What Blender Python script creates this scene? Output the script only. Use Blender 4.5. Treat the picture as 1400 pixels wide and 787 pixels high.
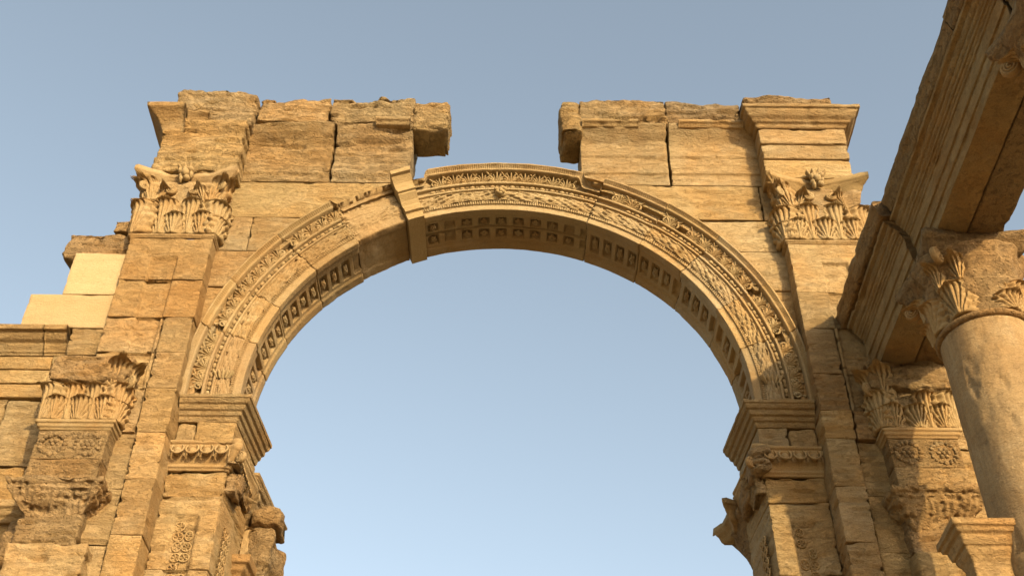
import bpy, math, random
import numpy as np
from mathutils import Matrix, Vector

# ------------------------------------------------------------------ scene, camera, sky, sun
scene = bpy.context.scene
for o in list(bpy.data.objects):
    bpy.data.objects.remove(o)
random.seed(7)
Z0 = 11.35                       # height of the arch's springing line above the ground

FPX, PITCH, YAW, ROLL = 1640.1, 0.71943, -0.00279, 0.01145
CAM = np.array([0.220, -13.2657, -9.7466])          # relative to the springing centre
_F = np.array([math.sin(YAW) * math.cos(PITCH), math.cos(YAW) * math.cos(PITCH), math.sin(PITCH)])
_R = np.array([math.cos(YAW), -math.sin(YAW), 0.0])
_U = np.cross(_R, _F)
_R, _U = _R * math.cos(ROLL) + _U * math.sin(ROLL), -_R * math.sin(ROLL) + _U * math.cos(ROLL)

cam_data = bpy.data.cameras.new('camera')
cam_data.sensor_width = 36.0
cam_data.lens = FPX / 1400 * 36.0
cam_data.clip_start = 0.1
cam_data.clip_end = 20000
cam = bpy.data.objects.new('camera', cam_data)
scene.collection.objects.link(cam)
M = Matrix.Identity(4)
for i in range(3):
    M[i][0], M[i][1], M[i][2] = _R[i], _U[i], -_F[i]
M[0][3], M[1][3], M[2][3] = CAM[0], CAM[1], CAM[2] + Z0
cam.matrix_world = M
scene.camera = cam

SUN_AZ, SUN_EL = math.radians(27), math.radians(18)   # from the facade's normal towards +x; above the horizon
sun_vec = Vector((math.sin(SUN_AZ) * math.cos(SUN_EL), -math.cos(SUN_AZ) * math.cos(SUN_EL), math.sin(SUN_EL)))
world = bpy.data.worlds.new('World')
scene.world = world
world.use_nodes = True
wt = world.node_tree
wt.nodes.clear()
sky = wt.nodes.new('ShaderNodeTexSky')
sky.sky_type = 'NISHITA'
sky.sun_disc = False
sky.sun_elevation = SUN_EL
sky.sun_rotation = math.atan2(sun_vec.x, sun_vec.y)
sky.altitude = 400
sky.air_density = 1.0
sky.dust_density = 4.0
sky.ozone_density = 1.0
hsv = wt.nodes.new('ShaderNodeHueSaturation')
hsv.inputs['Hue'].default_value = 0.483
hsv.inputs['Saturation'].default_value = 0.61
bg = wt.nodes.new('ShaderNodeBackground')
bg.inputs['Strength'].default_value = 0.15
wo = wt.nodes.new('ShaderNodeOutputWorld')
wt.links.new(sky.outputs[0], hsv.inputs['Color'])
wt.links.new(hsv.outputs[0], bg.inputs[0])
wt.links.new(bg.outputs[0], wo.inputs[0])

sd = bpy.data.lights.new('sun', 'SUN')
sd.energy = 3.2
sd.angle = math.radians(0.9)
sd.color = (1.0, 0.77, 0.46)
sun = bpy.data.objects.new('sun', sd)
scene.collection.objects.link(sun)
sun.rotation_euler = (-sun_vec).to_track_quat('-Z', 'Y').to_euler()

scene.view_settings.view_transform = 'Standard'
scene.view_settings.look = 'None'
scene.view_settings.exposure = 0.98
scene.view_settings.gamma = 1.0
scene.view_settings.use_curve_mapping = False
scene.render.engine = 'CYCLES'


# ------------------------------------------------------------------ helpers: pixels, noise
def PY(u, v, y):
    """point on the plane y = const seen at photo pixel (u, v)"""
    d = _F * FPX + (u - 700) * _R + (393.5 - v) * _U
    return CAM + d * ((y - CAM[1]) / d[1])


def PZ(u, v, z):
    d = _F * FPX + (u - 700) * _R + (393.5 - v) * _U
    return CAM + d * ((z - CAM[2]) / d[2])


def _hash(ix, iy, iz, seed):
    h = (ix.astype(np.uint32) * np.uint32(374761393)) ^ (iy.astype(np.uint32) * np.uint32(668265263)) \
        ^ (iz.astype(np.uint32) * np.uint32(2147483647)) ^ np.uint32((seed * 1274126177) & 0xffffffff)
    h = (h ^ (h >> np.uint32(13))) * np.uint32(1274126177)
    h = (h ^ (h >> np.uint32(16))) * np.uint32(2246822519)
    h = h ^ (h >> np.uint32(15))
    return (h & np.uint32(0xffff)).astype(np.float32) / 32767.5 - 1.0


def noise(P, seed=0):
    P = np.asarray(P, dtype=np.float64)
    I = np.floor(P)
    f = (P - I).astype(np.float32)
    I = I.astype(np.int64)
    u = f * f * (3 - 2 * f)
    x, y, z = I[..., 0], I[..., 1], I[..., 2]
    r = 0
    for dx in (0, 1):
        wx = u[..., 0] if dx else 1 - u[..., 0]
        for dy in (0, 1):
            wy = u[..., 1] if dy else 1 - u[..., 1]
            for dz in (0, 1):
                wz = u[..., 2] if dz else 1 - u[..., 2]
                r = r + wx * wy * wz * _hash(x + dx, y + dy, z + dz, seed)
    return r


def fbm(P, octaves=3, seed=0, gain=0.5):
    P = np.asarray(P, dtype=np.float64)
    a, r, t = 1.0, 0, 0
    for k in range(octaves):
        r = r + a * noise(P * (2.03 ** k) + 17.3 * k, seed + k)
        t += a
        a *= gain
    return r / t


def sstep(a, b, x):
    t = np.clip((x - a) / (b - a), 0, 1)
    return t * t * (3 - 2 * t)


# ------------------------------------------------------------------ helpers: objects
ORG = {}


def thing(name, label, cat, org, group=None):
    o = bpy.data.objects.new(name, None)
    scene.collection.objects.link(o)
    o.location = org
    o.empty_display_size = 0.3
    o['label'] = label
    o['category'] = cat
    if group:
        o['group'] = group
    ORG[o.name] = Vector(org)
    return o


TINTS = [(1, 1, 1), (1.03, .99, .93), (1.02, .93, .84), (.97, .96, .95), (1.05, 1.04, 1.0), (1.0, .91, .80),
         (.95, .9, .84), (1.04, 1.0, .95)]


def set_tint(o, tint, piece=False):
    if tint is None:
        tint = random.choice(TINTS)
    j, w = random.uniform(.86, 1.10), random.uniform(-.05, .05)
    if piece:
        j, w = random.uniform(.96, 1.04), 0.0
    elif random.random() < .12:
        tint, j = (.93, .92, .90), random.uniform(.85, .98)
    o.color = (tint[0] * j, tint[1] * j * (1 + w * .5), tint[2] * j * (1 + w * 2), 1)


def raw_mesh(name, V, faces, mat, smooth=True):
    me = bpy.data.meshes.new(name)
    V = np.asarray(V, dtype=np.float32)
    loops, starts, totals, n = [], [], [], 0
    for F in faces:                      # list of (m,k) int arrays
        F = np.asarray(F, dtype=np.int32)
        if F.size == 0:
            continue
        if F.ndim == 1:
            F = F[None]
        m, k = F.shape
        loops.append(F.ravel())
        starts.append(n + np.arange(m, dtype=np.int32) * k)
        totals.append(np.full(m, k, dtype=np.int32))
        n += m * k
    loops = np.concatenate(loops)
    starts = np.concatenate(starts)
    me.vertices.add(len(V))
    me.vertices.foreach_set('co', V.ravel())
    me.loops.add(len(loops))
    me.loops.foreach_set('vertex_index', loops)
    me.polygons.add(len(starts))
    me.polygons.foreach_set('loop_start', starts)
    me.update(calc_edges=True)
    me.validate()
    me.polygons.foreach_set('use_smooth', np.full(len(me.polygons), smooth, dtype=bool))
    me.materials.append(MAT[mat] if isinstance(mat, str) else mat)
    return me


def part(name, V, faces, mat, parent, tint=None, smooth=True):
    """a part whose vertices are given relative to the springing centre"""
    org = ORG[parent.name]
    V = np.asarray(V, dtype=np.float64) + np.array([0, 0, Z0]) - np.array(org)
    me = raw_mesh(name, V, faces, mat, smooth)
    o = bpy.data.objects.new(name, me)
    scene.collection.objects.link(o)
    o.parent = parent
    ORG[o.name] = org
    set_tint(o, tint)
    return o


def inst(name, me, parent, mw, tint=None):
    """a piece that shares mesh data; mw is its matrix relative to the springing centre"""
    o = bpy.data.objects.new(name, me)
    scene.collection.objects.link(o)
    o.parent = parent
    o.matrix_local = Matrix.Translation(Vector((0, 0, Z0)) - ORG[parent.name]) @ mw
    set_tint(o, tint, True)
    return o


def frame(loc, xa, ya, za, s=(1, 1, 1)):
    m = Matrix.Identity(4)
    for i in range(3):
        m[i][0], m[i][1], m[i][2], m[i][3] = xa[i] * s[0], ya[i] * s[1], za[i] * s[2], loc[i]
    return m


def grid_faces(nu, nv, off=0, flip=False, wrap=False):
    a = np.arange(nu * nv).reshape(nu, nv) + off
    if wrap:
        a = np.vstack([a, a[:1]])
    q = np.stack([a[:-1, :-1], a[1:, :-1], a[1:, 1:], a[:-1, 1:]], -1).reshape(-1, 4)
    return q[:, ::-1] if flip else q


def grid_normals(G):
    du = np.gradient(G, axis=0)
    dv = np.gradient(G, axis=1)
    n = np.cross(du, dv)
    return n / (np.linalg.norm(n, axis=-1, keepdims=True) + 1e-9)


class Acc:
    """collects several grids / tubes into one mesh"""
    def __init__(self):
        self.V, self.F, self.n = [], [], 0

    def add(self, V, F):
        V = np.asarray(V).reshape(-1, 3)
        self.V.append(V)
        for f in (F if isinstance(F, list) else [F]):
            self.F.append(np.asarray(f) + self.n)
        self.n += len(V)

    def grid(self, G, flip=False):
        self.add(G, grid_faces(G.shape[0], G.shape[1], flip=flip))

    def tube(self, pts, rad, k=6):
        pts = np.asarray(pts, float)
        n = len(pts)
        rad = np.full(n, rad) if np.isscalar(rad) else np.asarray(rad)
        t = np.gradient(pts, axis=0)
        t /= np.linalg.norm(t, axis=1, keepdims=True) + 1e-9
        ref = np.array([0, 1, 0.01])
        a = np.cross(t, ref)
        a /= np.linalg.norm(a, axis=1, keepdims=True) + 1e-9
        b = np.cross(t, a)
        th = np.arange(k) / k * 2 * math.pi
        G = pts[None] + rad[None, :, None] * (np.cos(th)[:, None, None] * a[None] + np.sin(th)[:, None, None] * b[None])
        F = grid_faces(k, n, wrap=True)
        ends = [np.arange(k) * n, (np.arange(k) * n + n - 1)[::-1]]
        self.add(G, [F, ends[0][None], ends[1][None]])

    def blob(self, c, r, nu=8, nv=6):
        th = np.linspace(0, 2 * math.pi, nu, endpoint=False)
        ph = np.linspace(.02, math.pi - .02, nv)
        T, Ph = np.meshgrid(th, ph, indexing='ij')
        G = np.stack([c[0] + r[0] * np.cos(T) * np.sin(Ph), c[1] + r[1] * np.sin(T) * np.sin(Ph), c[2] + r[2] * np.cos(Ph)], -1)
        self.add(G, [grid_faces(nu, nv, wrap=True, flip=True)])

    def V_(self):
        return np.concatenate(self.V)


# ------------------------------------------------------------------ materials
MAT = {}


def stone_mat(name, cols, rough=0.92, bump=0.5, bed=1.0, dark=0.35, pits=0.5, vert=0.0):
    m = bpy.data.materials.new(name)
    m.use_nodes = True
    t = m.node_tree
    n, l = t.nodes, t.links
    n.clear()
    out = n.new('ShaderNodeOutputMaterial')
    b = n.new('ShaderNodeBsdfPrincipled')
    b.inputs['Roughness'].default_value = rough
    b.inputs['Specular IOR Level'].default_value = 0.15
    l.new(b.outputs[0], out.inputs[0])
    geo = n.new('ShaderNodeNewGeometry')
    info = n.new('ShaderNodeObjectInfo')
    # every stone gets its own stretch of rock: shift the coordinates by the object's random number
    sh = n.new('ShaderNodeVectorMath'); sh.operation = 'SCALE'
    sh.inputs[0].default_value = (37.0, 11.0, 5.3)
    l.new(info.outputs['Random'], sh.inputs['Scale'])
    pos = n.new('ShaderNodeVectorMath'); pos.operation = 'ADD'
    l.new(geo.outputs['Position'], pos.inputs[0]); l.new(sh.outputs[0], pos.inputs[1])

    def tex(scale, detail=4, rough_=0.55, vec=(1, 1, 1), distort=0.0):
        mp = n.new('ShaderNodeVectorMath'); mp.operation = 'MULTIPLY'
        mp.inputs[1].default_value = vec
        l.new(pos.outputs[0], mp.inputs[0])
        x = n.new('ShaderNodeTexNoise')
        x.inputs['Scale'].default_value = scale
        x.inputs['Detail'].default_value = detail
        x.inputs['Roughness'].default_value = rough_
        x.inputs['Distortion'].default_value = distort
        l.new(mp.outputs[0], x.inputs['Vector'])
        return x.outputs['Fac']

    def ramp(src, a, b_, lo=0.0, hi=1.0):
        r = n.new('ShaderNodeMapRange')
        r.inputs['From Min'].default_value = a; r.inputs['From Max'].default_value = b_
        r.inputs['To Min'].default_value = lo; r.inputs['To Max'].default_value = hi
        l.new(src, r.inputs['Value'])
        return r.outputs[0]

    def mix(fac, a, c, mode='MIX'):
        x = n.new('ShaderNodeMix'); x.data_type = 'RGBA'; x.blend_type = mode
        if isinstance(fac, float): x.inputs['Factor'].default_value = fac
        else: l.new(fac, x.inputs['Factor'])
        for s, v in ((6, a), (7, c)):
            if isinstance(v, tuple): x.inputs[s].default_value = (*v, 1)
            else: l.new(v, x.inputs[s])
        return x.outputs[2]

    base, orange, pale, soot = cols
    c = mix(ramp(tex(0.9, 5, .6), .40, .62), base, orange)
    c = mix(ramp(tex(1.7, 6, .65, (1, 1, 1.6)), .50, .72, 0, .75), c, pale)
    streak = tex(2.0, 7, .68, (1, 1, 4.5), .8)
    c = mix(ramp(streak, .50, .70, 0, .35 * bed), c, tuple(x * .78 for x in orange))
    c = mix(ramp(tex(3.1, 8, .7), .56, .74, 0, dark), c, soot)
    c = mix(ramp(tex(17, 6, .75, (1, 1, 2.0)), .60, .72, 0, dark * .9), c, soot)
    if vert:
        c = mix(ramp(tex(1.6, 7, .7, (3.5, 3.5, .45), .6), .46, .66, 0, vert), c, soot)
        c = mix(ramp(tex(2.3, 6, .7, (3, 3, .5), .5), .52, .70, 0, vert), c, pale)
    grain = tex(55, 3, .6)
    c = mix(1.0, c, ramp_rgb(n, l, ramp(grain, .25, .75, .82, 1.16)), 'MULTIPLY')
    c = mix(1.0, c, info.outputs['Color'], 'MULTIPLY')
    l.new(c, b.inputs['Base Color'])
    # fine relief
    vor = n.new('ShaderNodeTexVoronoi'); vor.feature = 'F1'
    vor.inputs['Scale'].default_value = 22
    l.new(pos.outputs[0], vor.inputs['Vector'])
    h1 = ramp(tex(26, 6, .65, (1, 1, 2.2)), 0, 1, 0, 1)
    h2 = ramp(vor.outputs['Distance'], .0, .35, 0, pits)
    h3 = ramp(tex(4, 7, .72, (1, 1, 4), .3), .34, .50, 0, 1.0 * bed)
    h4 = ramp(tex(15, 5, .7, (1, 1, 1.7), .2), .30, .46, 0, 1.2)
    a1 = n.new('ShaderNodeMath'); l.new(h1, a1.inputs[0]); l.new(h2, a1.inputs[1])
    a2 = n.new('ShaderNodeMath'); l.new(a1.outputs[0], a2.inputs[0]); l.new(h3, a2.inputs[1])
    a3 = n.new('ShaderNodeMath'); l.new(a2.outputs[0], a3.inputs[0]); l.new(h4, a3.inputs[1])
    bp = n.new('ShaderNodeBump')
    bp.inputs['Strength'].default_value = bump
    bp.inputs['Distance'].default_value = 0.02
    l.new(a3.outputs[0], bp.inputs['Height'])
    l.new(bp.outputs[0], b.inputs['Normal'])
    MAT[name] = m


def ramp_rgb(n, l, val):
    x = n.new('ShaderNodeCombineColor')
    for i in range(3):
        l.new(val, x.inputs[i])
    return x.outputs[0]


stone_mat('limestone', ((.285, .208, .099), (.285, .181, .072), (.335, .257, .138), (.13, .088, .044)), bump=.74, dark=.45)
stone_mat('rugged_limestone', ((.285, .208, .099), (.285, .181, .072), (.335, .257, .138), (.12, .082, .042)), bump=.95, dark=.45, pits=.9)
stone_mat('carved_limestone', ((.285, .208, .099), (.275, .177, .073), (.335, .257, .138), (.13, .088, .044)), bump=.4, bed=.35, pits=.25, dark=.3)
stone_mat('weathered_limestone', ((.235, .168, .082), (.245, .153, .062), (.285, .213, .114), (.10, .07, .037)), bump=.95, bed=.6, dark=.6, pits=.8)
stone_mat('restored_stone', ((.355, .268, .138), (.335, .245, .118), (.385, .30, .16), (.25, .185, .095)), bump=.4, bed=.5, dark=.35, pits=.2)
stone_mat('column_stone', ((.30, .225, .12), (.29, .20, .095), (.35, .28, .165), (.17, .12, .065)), bump=.55, bed=.5, dark=.7, pits=.3, vert=.6)
stone_mat('sand', ((.29, .22, .135), (.27, .20, .115), (.32, .255, .165), (.19, .145, .09)), bump=.6, bed=0, dark=.3)


# ------------------------------------------------------------------ helpers: stones
def lines(a, b, step, extra=()):
    n = max(2, int(round((b - a) / step)) + 1)
    xs = set(np.round(np.linspace(a, b, n), 5))
    for e in extra:
        if a < e < b:
            xs = {x for x in xs if abs(x - e) > step * .3 or x in (round(a, 5), round(b, 5))}
            xs.add(round(e, 5))
    return np.array(sorted(xs))


def blk(name, parent, x0, x1, y0, y1, z0, z1, step=.03, r=.016, rough=.006, bed=.007, chip=.035, recess=None, prof=None,
        warp=None, tint=None, mat='limestone', seed=None, big=0.0, zl=(), gap=.002):
    """one eroded block of ashlar: a rounded, chipped box with its front towards -y"""
    if seed is None:
        seed = random.randrange(10000)
    x0, x1, z0, z1 = x0 + gap, x1 - gap, z0 + gap, z1 - gap
    ex, ez = [], list(zl)
    for rc in (recess or []):
        w = rc[5] if len(rc) > 5 else .02
        ex += [rc[0], rc[0] + w, rc[1] - w, rc[1]]
        ez += [rc[2], rc[2] + w, rc[3] - w, rc[3]]
    xs = lines(x0, x1, step, ex + [x0 + r * .6, x1 - r * .6])
    zs = lines(z0, z1, step, ez + [z0 + r * .6, z1 - r * .6])
    ys = [y0, y0 + step * .6]
    while ys[-1] < y1 - .25:
        ys.append(ys[-1] + min(.16, step * 1.4 + (ys[-1] - y0) * .35))
    ys = np.array(ys + [y1])
    nx, ny, nz = len(xs), len(ys), len(zs)
    I, J, K, Fs, base = [], [], [], [], 0

    def face(i, j, k, flip):
        nonlocal base
        a, b_ = i.shape
        f = grid_faces(a, b_, base, flip)
        I.append(i.ravel()); J.append(j.ravel()); K.append(k.ravel())
        Fs.append(f)
        base += i.size

    ai, ak = np.meshgrid(np.arange(nx), np.arange(nz), indexing='ij')
    face(ai, np.zeros_like(ai), ak, False)
    ai, aj = np.meshgrid(np.arange(nx), np.arange(ny), indexing='ij')
    face(ai, aj, np.zeros_like(ai), True)
    face(ai, aj, np.full_like(ai, nz - 1), False)
    aj, ak = np.meshgrid(np.arange(ny), np.arange(nz), indexing='ij')
    face(np.zeros_like(aj), aj, ak, True)
    face(np.full_like(aj, nx - 1), aj, ak, False)
    I, J, K = map(np.concatenate, (I, J, K))
    key = (I * ny + J) * nz + K
    uq, idx, inv = np.unique(key, return_index=True, return_inverse=True)
    F = np.concatenate(Fs)
    F = inv.reshape(-1)[F]
    P = np.stack([xs[I[idx]], ys[J[idx]], zs[K[idx]]], -1)
    S = P + np.array([seed * 3.71 % 91, seed * 1.37 % 53, seed * 2.11 % 67])
    lo, hi = np.array([x0, y0, z0]), np.array([x1, y1 + 10, z1])
    rr = np.minimum(r * (1 + .9 * np.clip(noise(S * 4.0, seed), -1, 1)) + chip * np.clip(fbm(S * 3.2, 3, seed + 3) - .12, 0, 1) * 1.6,
                    .45 * min(x1 - x0, z1 - z0))[:, None]
    q = np.clip(P, lo + rr, hi - rr)
    dv = P - q
    ln = np.linalg.norm(dv, axis=1, keepdims=True)
    nrm = dv / (ln + 1e-9)
    P2 = q + nrm * rr
    d = rough * fbm(S * 4.2, 4, seed + 11) + bed * np.minimum(fbm(S * np.array([1.3, 1.3, 10.0]), 3, seed + 21), .12) * 1.6
    pit = fbm(S * np.array([5, 5, 9.0]), 3, seed + 31)
    d = d - (rough * 2.2) * np.clip(pit - .30, 0, 1)
    crk = fbm(S * np.array([2.3, 2.3, 15.0]), 3, seed + 51)
    d = d - (bed * 1.6 + rough) * sstep(.22, .42, crk)
    if big:
        d = d + big * fbm(S * 1.6, 3, seed + 41)
    P2 = P2 + nrm * d[:, None]
    front = 1 - np.clip((P[:, 1] - y0) / max(.25, (y1 - y0) * .5), 0, 1)
    if prof is not None:
        P2[:, 1] += prof(P[:, 0], P[:, 2]) * front
    for rc in (recess or []):
        w = rc[5] if len(rc) > 5 else .02
        ins = np.minimum(np.minimum(P[:, 0] - rc[0], rc[1] - P[:, 0]), np.minimum(P[:, 2] - rc[2], rc[3] - P[:, 2]))
        P2[:, 1] += rc[4] * np.clip(ins / w, 0, 1) * (J[idx] == 0)
    if warp is not None:
        P2 = warp(P2)
    corners = []
    for (i, k) in ((0, 0), (0, nz - 1), (nx - 1, nz - 1), (nx - 1, 0)):
        corners.append(np.searchsorted(uq, (i * ny + ny - 1) * nz + k))
    return part(name, P2, [F, np.array(corners)[None]], mat, parent, tint)


def densify(prof, step):
    out = [np.array(prof[0], float)]
    for a, b in zip(prof[:-1], prof[1:]):
        a, b = np.array(a, float), np.array(b, float)
        n = max(1, int(math.ceil(np.linalg.norm(b - a) / step)))
        for k in range(1, n + 1):
            out.append(a + (b - a) * k / n)
    return np.array(out)


def mould(name, parent, path, prof, step=.03, pstep=.02, rough=.006, bed=.004, chip=.03, tint=None, mat='limestone', seed=None,
          closed_ends=True, hfun=None, big=0.0):
    """a moulding swept along a plan path; outward is to the right-hand side of the path's direction; prof = [(offset, z)]"""
    if seed is None:
        seed = random.randrange(10000)
    path = np.array(path, float)
    prof = densify(prof, pstep)
    seg = path[1:] - path[:-1]
    nr = np.stack([seg[:, 1], -seg[:, 0]], -1)
    nr /= np.linalg.norm(nr, axis=1, keepdims=True)
    mit = []
    for i in range(len(path)):
        if i == 0: m = nr[0]
        elif i == len(path) - 1: m = nr[-1]
        else:
            m = nr[i - 1] + nr[i]
            m = m / (np.dot(m, nr[i]))
        mit.append(m)
    pts, ms = [], []
    for i in range(len(seg)):
        n = max(2, int(np.linalg.norm(seg[i]) / step))
        for k in range(n + (1 if i == len(seg) - 1 else 0)):
            t = k / n
            pts.append(path[i] * (1 - t) + path[i + 1] * t)
            ms.append(mit[i] * (1 - t) + mit[i + 1] * t)
    pts, ms = np.array(pts), np.array(ms)
    G = np.zeros((len(pts), len(prof), 3))
    G[:, :, :2] = pts[:, None] + ms[:, None] * prof[None, :, :1]
    G[:, :, 2] = prof[None, :, 1]
    N = grid_normals(G)
    S = G + np.array([seed * 3.71 % 91, seed * 1.37 % 53, seed * 2.11 % 67])
    d = rough * fbm(S * 4, 4, seed) + bed * fbm(S * np.array([1.5, 1.5, 10]), 3, seed + 5) - chip * np.clip(fbm(S * 3.3, 3, seed + 9) - .22, 0, 1)
    if big:
        d = d + big * fbm(S * 1.8, 3, seed + 3)
    if hfun is not None:
        d = d + hfun(G)
    out = np.zeros_like(N)
    out[:, :, :2] = ms[:, None]
    sgn = np.sign((N * out).sum(-1).mean()) or 1.0
    G = G + N * sgn * d[..., None]
    nu, nv = G.shape[:2]
    faces = [grid_faces(nu, nv, flip=sgn < 0)]
    if closed_ends:
        j = np.arange(nv - 1)
        ce = [(G[e, 0] + G[e, -1]) / 2 for e in (0, nu - 1)]
        faces += [np.stack([j + 1, j, np.full(nv - 1, nu * nv)], -1), np.stack([j + (nu - 1) * nv, j + 1 + (nu - 1) * nv, np.full(nv - 1, nu * nv + 1)], -1)]
    # back faces between the first and last profile points
    a = np.arange(nu) * nv
    b = a + nv - 1
    faces.append(np.stack([a[:-1], b[:-1], b[1:], a[1:]], -1))
    V = G.reshape(-1, 3)
    if closed_ends:
        V = np.vstack([V, ce])
    return part(name, V, faces, mat, parent, tint)


# ------------------------------------------------------------------ carved pieces, shared meshes
def make_leaf(w, h, curl=.35, lobes=4, flutes=11, nu=57, nv=34, depth=.04):
    """acanthus leaf: broad fan, drilled grooves between its leaflets, tip curling forward"""
    u = np.linspace(-1, 1, nu)[:, None]
    v = np.linspace(0, 1, nv)[None, :]
    hw = w / 2 * (.80 + .20 * np.sin(v * math.pi * .75)) * np.where(v > .66, np.sqrt(np.clip(1 - ((v - .66) / .36) ** 2, 0.02, 1)), 1)
    hw = hw * (1 + .11 * np.sin(v * 2 * math.pi * lobes - 1.0) * np.abs(u))
    th = np.arctan2(u, v * 1.1 + .30) * flutes / math.pi
    g = np.exp(-((np.abs(th - np.floor(th) - .5)) / .17) ** 2)
    a = np.clip((v - .62) / .38, 0, 1)
    out = .02 + .03 * np.sin(v * math.pi * .5) + curl * h * a ** 2 * .55
    z = h * (v - .22 * a ** 2.2 * v)
    x = u * hw + 0 * v
    y = -out - depth * (1 - u * u) + .055 * g * np.clip(v * 5, 0, 1) * np.clip(np.abs(u) * 4, 0, 1) - .018 * np.exp(-(u / .09) ** 2) * (1 - v * .5)
    y = y + .13 * h * (np.abs(u) ** 2.4) * (1 - a * .6)
    G = np.stack([x + 0 * y, y, z + 0 * x], -1)
    G[..., 1] += .012 * fbm(G * 14 + w * 30, 3, 3)
    B = G[::4, ::3].copy() if False else G.copy()
    B[..., 1] = np.minimum(np.maximum(B[..., 1] + .07, 0.02 - .6 * (out - .02)), B[..., 1] + .10)
    acc = Acc()
    acc.grid(G)
    acc.grid(B, flip=True)
    n = nu * nv
    ring = list(range(0, nv)) + [i * nv + nv - 1 for i in range(1, nu)] + [(nu - 1) * nv + j for j in range(nv - 2, -1, -1)] + [i * nv for i in range(nu - 2, 0, -1)]
    ring = np.array(ring)
    nx = np.roll(ring, -1)
    F = acc.F + [np.stack([ring, nx, nx + n, ring + n], -1)]
    return raw_mesh('leaf', acc.V_(), F, 'carved_limestone')


def lobe(acc, p0, ang, length, w, bend, hgt, n=6):
    """one fluted petal: a ridge that swells and curls"""
    t = np.linspace(0, 1, n)
    a = ang + bend * t ** 1.6
    dx = np.sin(a) * length / (n - 1)
    dz = np.cos(a) * length / (n - 1)
    x = p0[0] + np.concatenate([[0], np.cumsum(dx[:-1])])
    z = p0[1] + np.concatenate([[0], np.cumsum(dz[:-1])])
    wid = w * (.45 + .9 * t) * np.where(t > .8, 1 - (t - .8) * 2.2, 1)
    nxn, nzn = np.cos(a), -np.sin(a)
    y = -hgt * (.35 + .75 * t)
    G = np.zeros((5, n, 3))
    for i, (s, hh) in enumerate(((-1, .25), (-.55, .8), (0, 1.0), (.55, .8), (1, .25))):
        G[i, :, 0] = x + nxn * wid * s * .5
        G[i, :, 2] = z + nzn * wid * s * .5
        G[i, :, 1] = y * hh + (0.012 if abs(s) == 1 else 0)
    acc.grid(G)


def make_palmette(h=.2, seed=0):
    rnd = random.Random(seed)
    acc = Acc()
    k = 4
    for i in range(-k, k + 1):
        f = i / k
        lobe(acc, (f * .018, .0), f * 1.25, h * (1.0 - .38 * abs(f)) * rnd.uniform(.9, 1.06), .030, f * rnd.uniform(1.1, 1.35), .066 * rnd.uniform(.8, 1.1), 7)
    # two stalks curling into scrolls at the foot
    for s in (-1, 1):
        t = np.linspace(0, 1, 16)
        ang = t * 4.4 * math.pi * .62
        rad = .058 * (1 - .75 * t)
        cx, cz = s * .10, .052
        pts = np.stack([cx + s * rad * np.sin(ang + 3.6), -.022 + 0 * t, cz + rad * np.cos(ang + 3.6)], -1)
        acc.tube(pts, np.linspace(.016, .019, 16), 5)
        lobe(acc, (s * .10, .10), s * .55, .09, .036, s * .9, .056, 5)
        lobe(acc, (s * .06, .0), s * 1.9, .09, .034, -s * .9, .05, 5)
    return raw_mesh('palmette', acc.V_(), acc.F, 'carved_limestone')


def make_bead():
    """bead and two reels, long axis along x, 0.155 long"""
    acc = Acc()
    t = np.linspace(0, 1, 13)
    rad = .029 * np.sqrt(np.clip(1 - (2 * t - 1) ** 2, .02, 1))
    acc.tube(np.stack([-.045 + .09 * t, 0 * t, 0 * t], -1), rad, 8)
    for c in (.066, .088):
        x = np.array([-.009, -.005, .005, .009]) + c
        acc.tube(np.stack([x, 0 * x, 0 * x], -1), np.array([.012, .025, .025, .012]), 8)
    return raw_mesh('bead', acc.V_(), acc.F, 'carved_limestone')


def make_rosette(w, l, seed):
    """leafy flower for a coffer, in the xz plane, front at -y"""
    rnd = random.Random(seed)
    acc = Acc()
    n = rnd.choice((4, 5, 6))
    for ring, (k, rad, hh) in enumerate(((n, 1.0, .026), (n, .62, .036))):
        for i in range(k):
            a = 2 * math.pi * (i + .5 * ring) / k + rnd.uniform(-.1, .1)
            c = (0.45 * rad * w * math.sin(a) * .62, -hh * .5, 0.45 * rad * l * math.cos(a) * .62)
            acc.blob(c, (w * .17, hh * rnd.uniform(.7, 1.1), l * .17), 7, 5)
    acc.blob((0, -.02, 0), (w * .1, .035, l * .1), 6, 5)
    return raw_mesh('rosette', acc.V_(), acc.F, 'carved_limestone')


def make_egg():
    acc = Acc()
    acc.blob((0, -.012, .0), (.050, .042, .066), 10, 8)
    a = np.linspace(-2.5, 2.5, 16) + math.pi
    acc.tube(np.stack([.078 * np.sin(a), -.045 + 0 * a, .085 * np.cos(a) + .01], -1), .014, 5)
    for s in (-1, 1):
        lobe(acc, (s * .098, -.085), 0, .16, .022, 0, .04, 5)
    return raw_mesh('egg', acc.V_(), acc.F, 'carved_limestone')


def make_scroll():
    """ring of vine stem with a leaf and grape inside"""
    acc = Acc()
    a = np.linspace(0, 2 * math.pi, 20)
    acc.tube(np.stack([.062 * np.cos(a), -.02 + 0 * a, .068 * np.sin(a)], -1), .012, 5)
    for i in range(5):
        b = i * 2 * math.pi / 5 + .4
        lobe(acc, (.006 * math.sin(b), .006 * math.cos(b)), b, .05, .028, .3, .036, 5)
    for b in (.7, 2.3, 3.9, 5.5):
        lobe(acc, (.075 * math.cos(b), .08 * math.sin(b)), b, .03, .03, .5, .03, 4)
    return raw_mesh('vine_scroll', acc.V_(), acc.F, 'carved_limestone')


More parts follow.
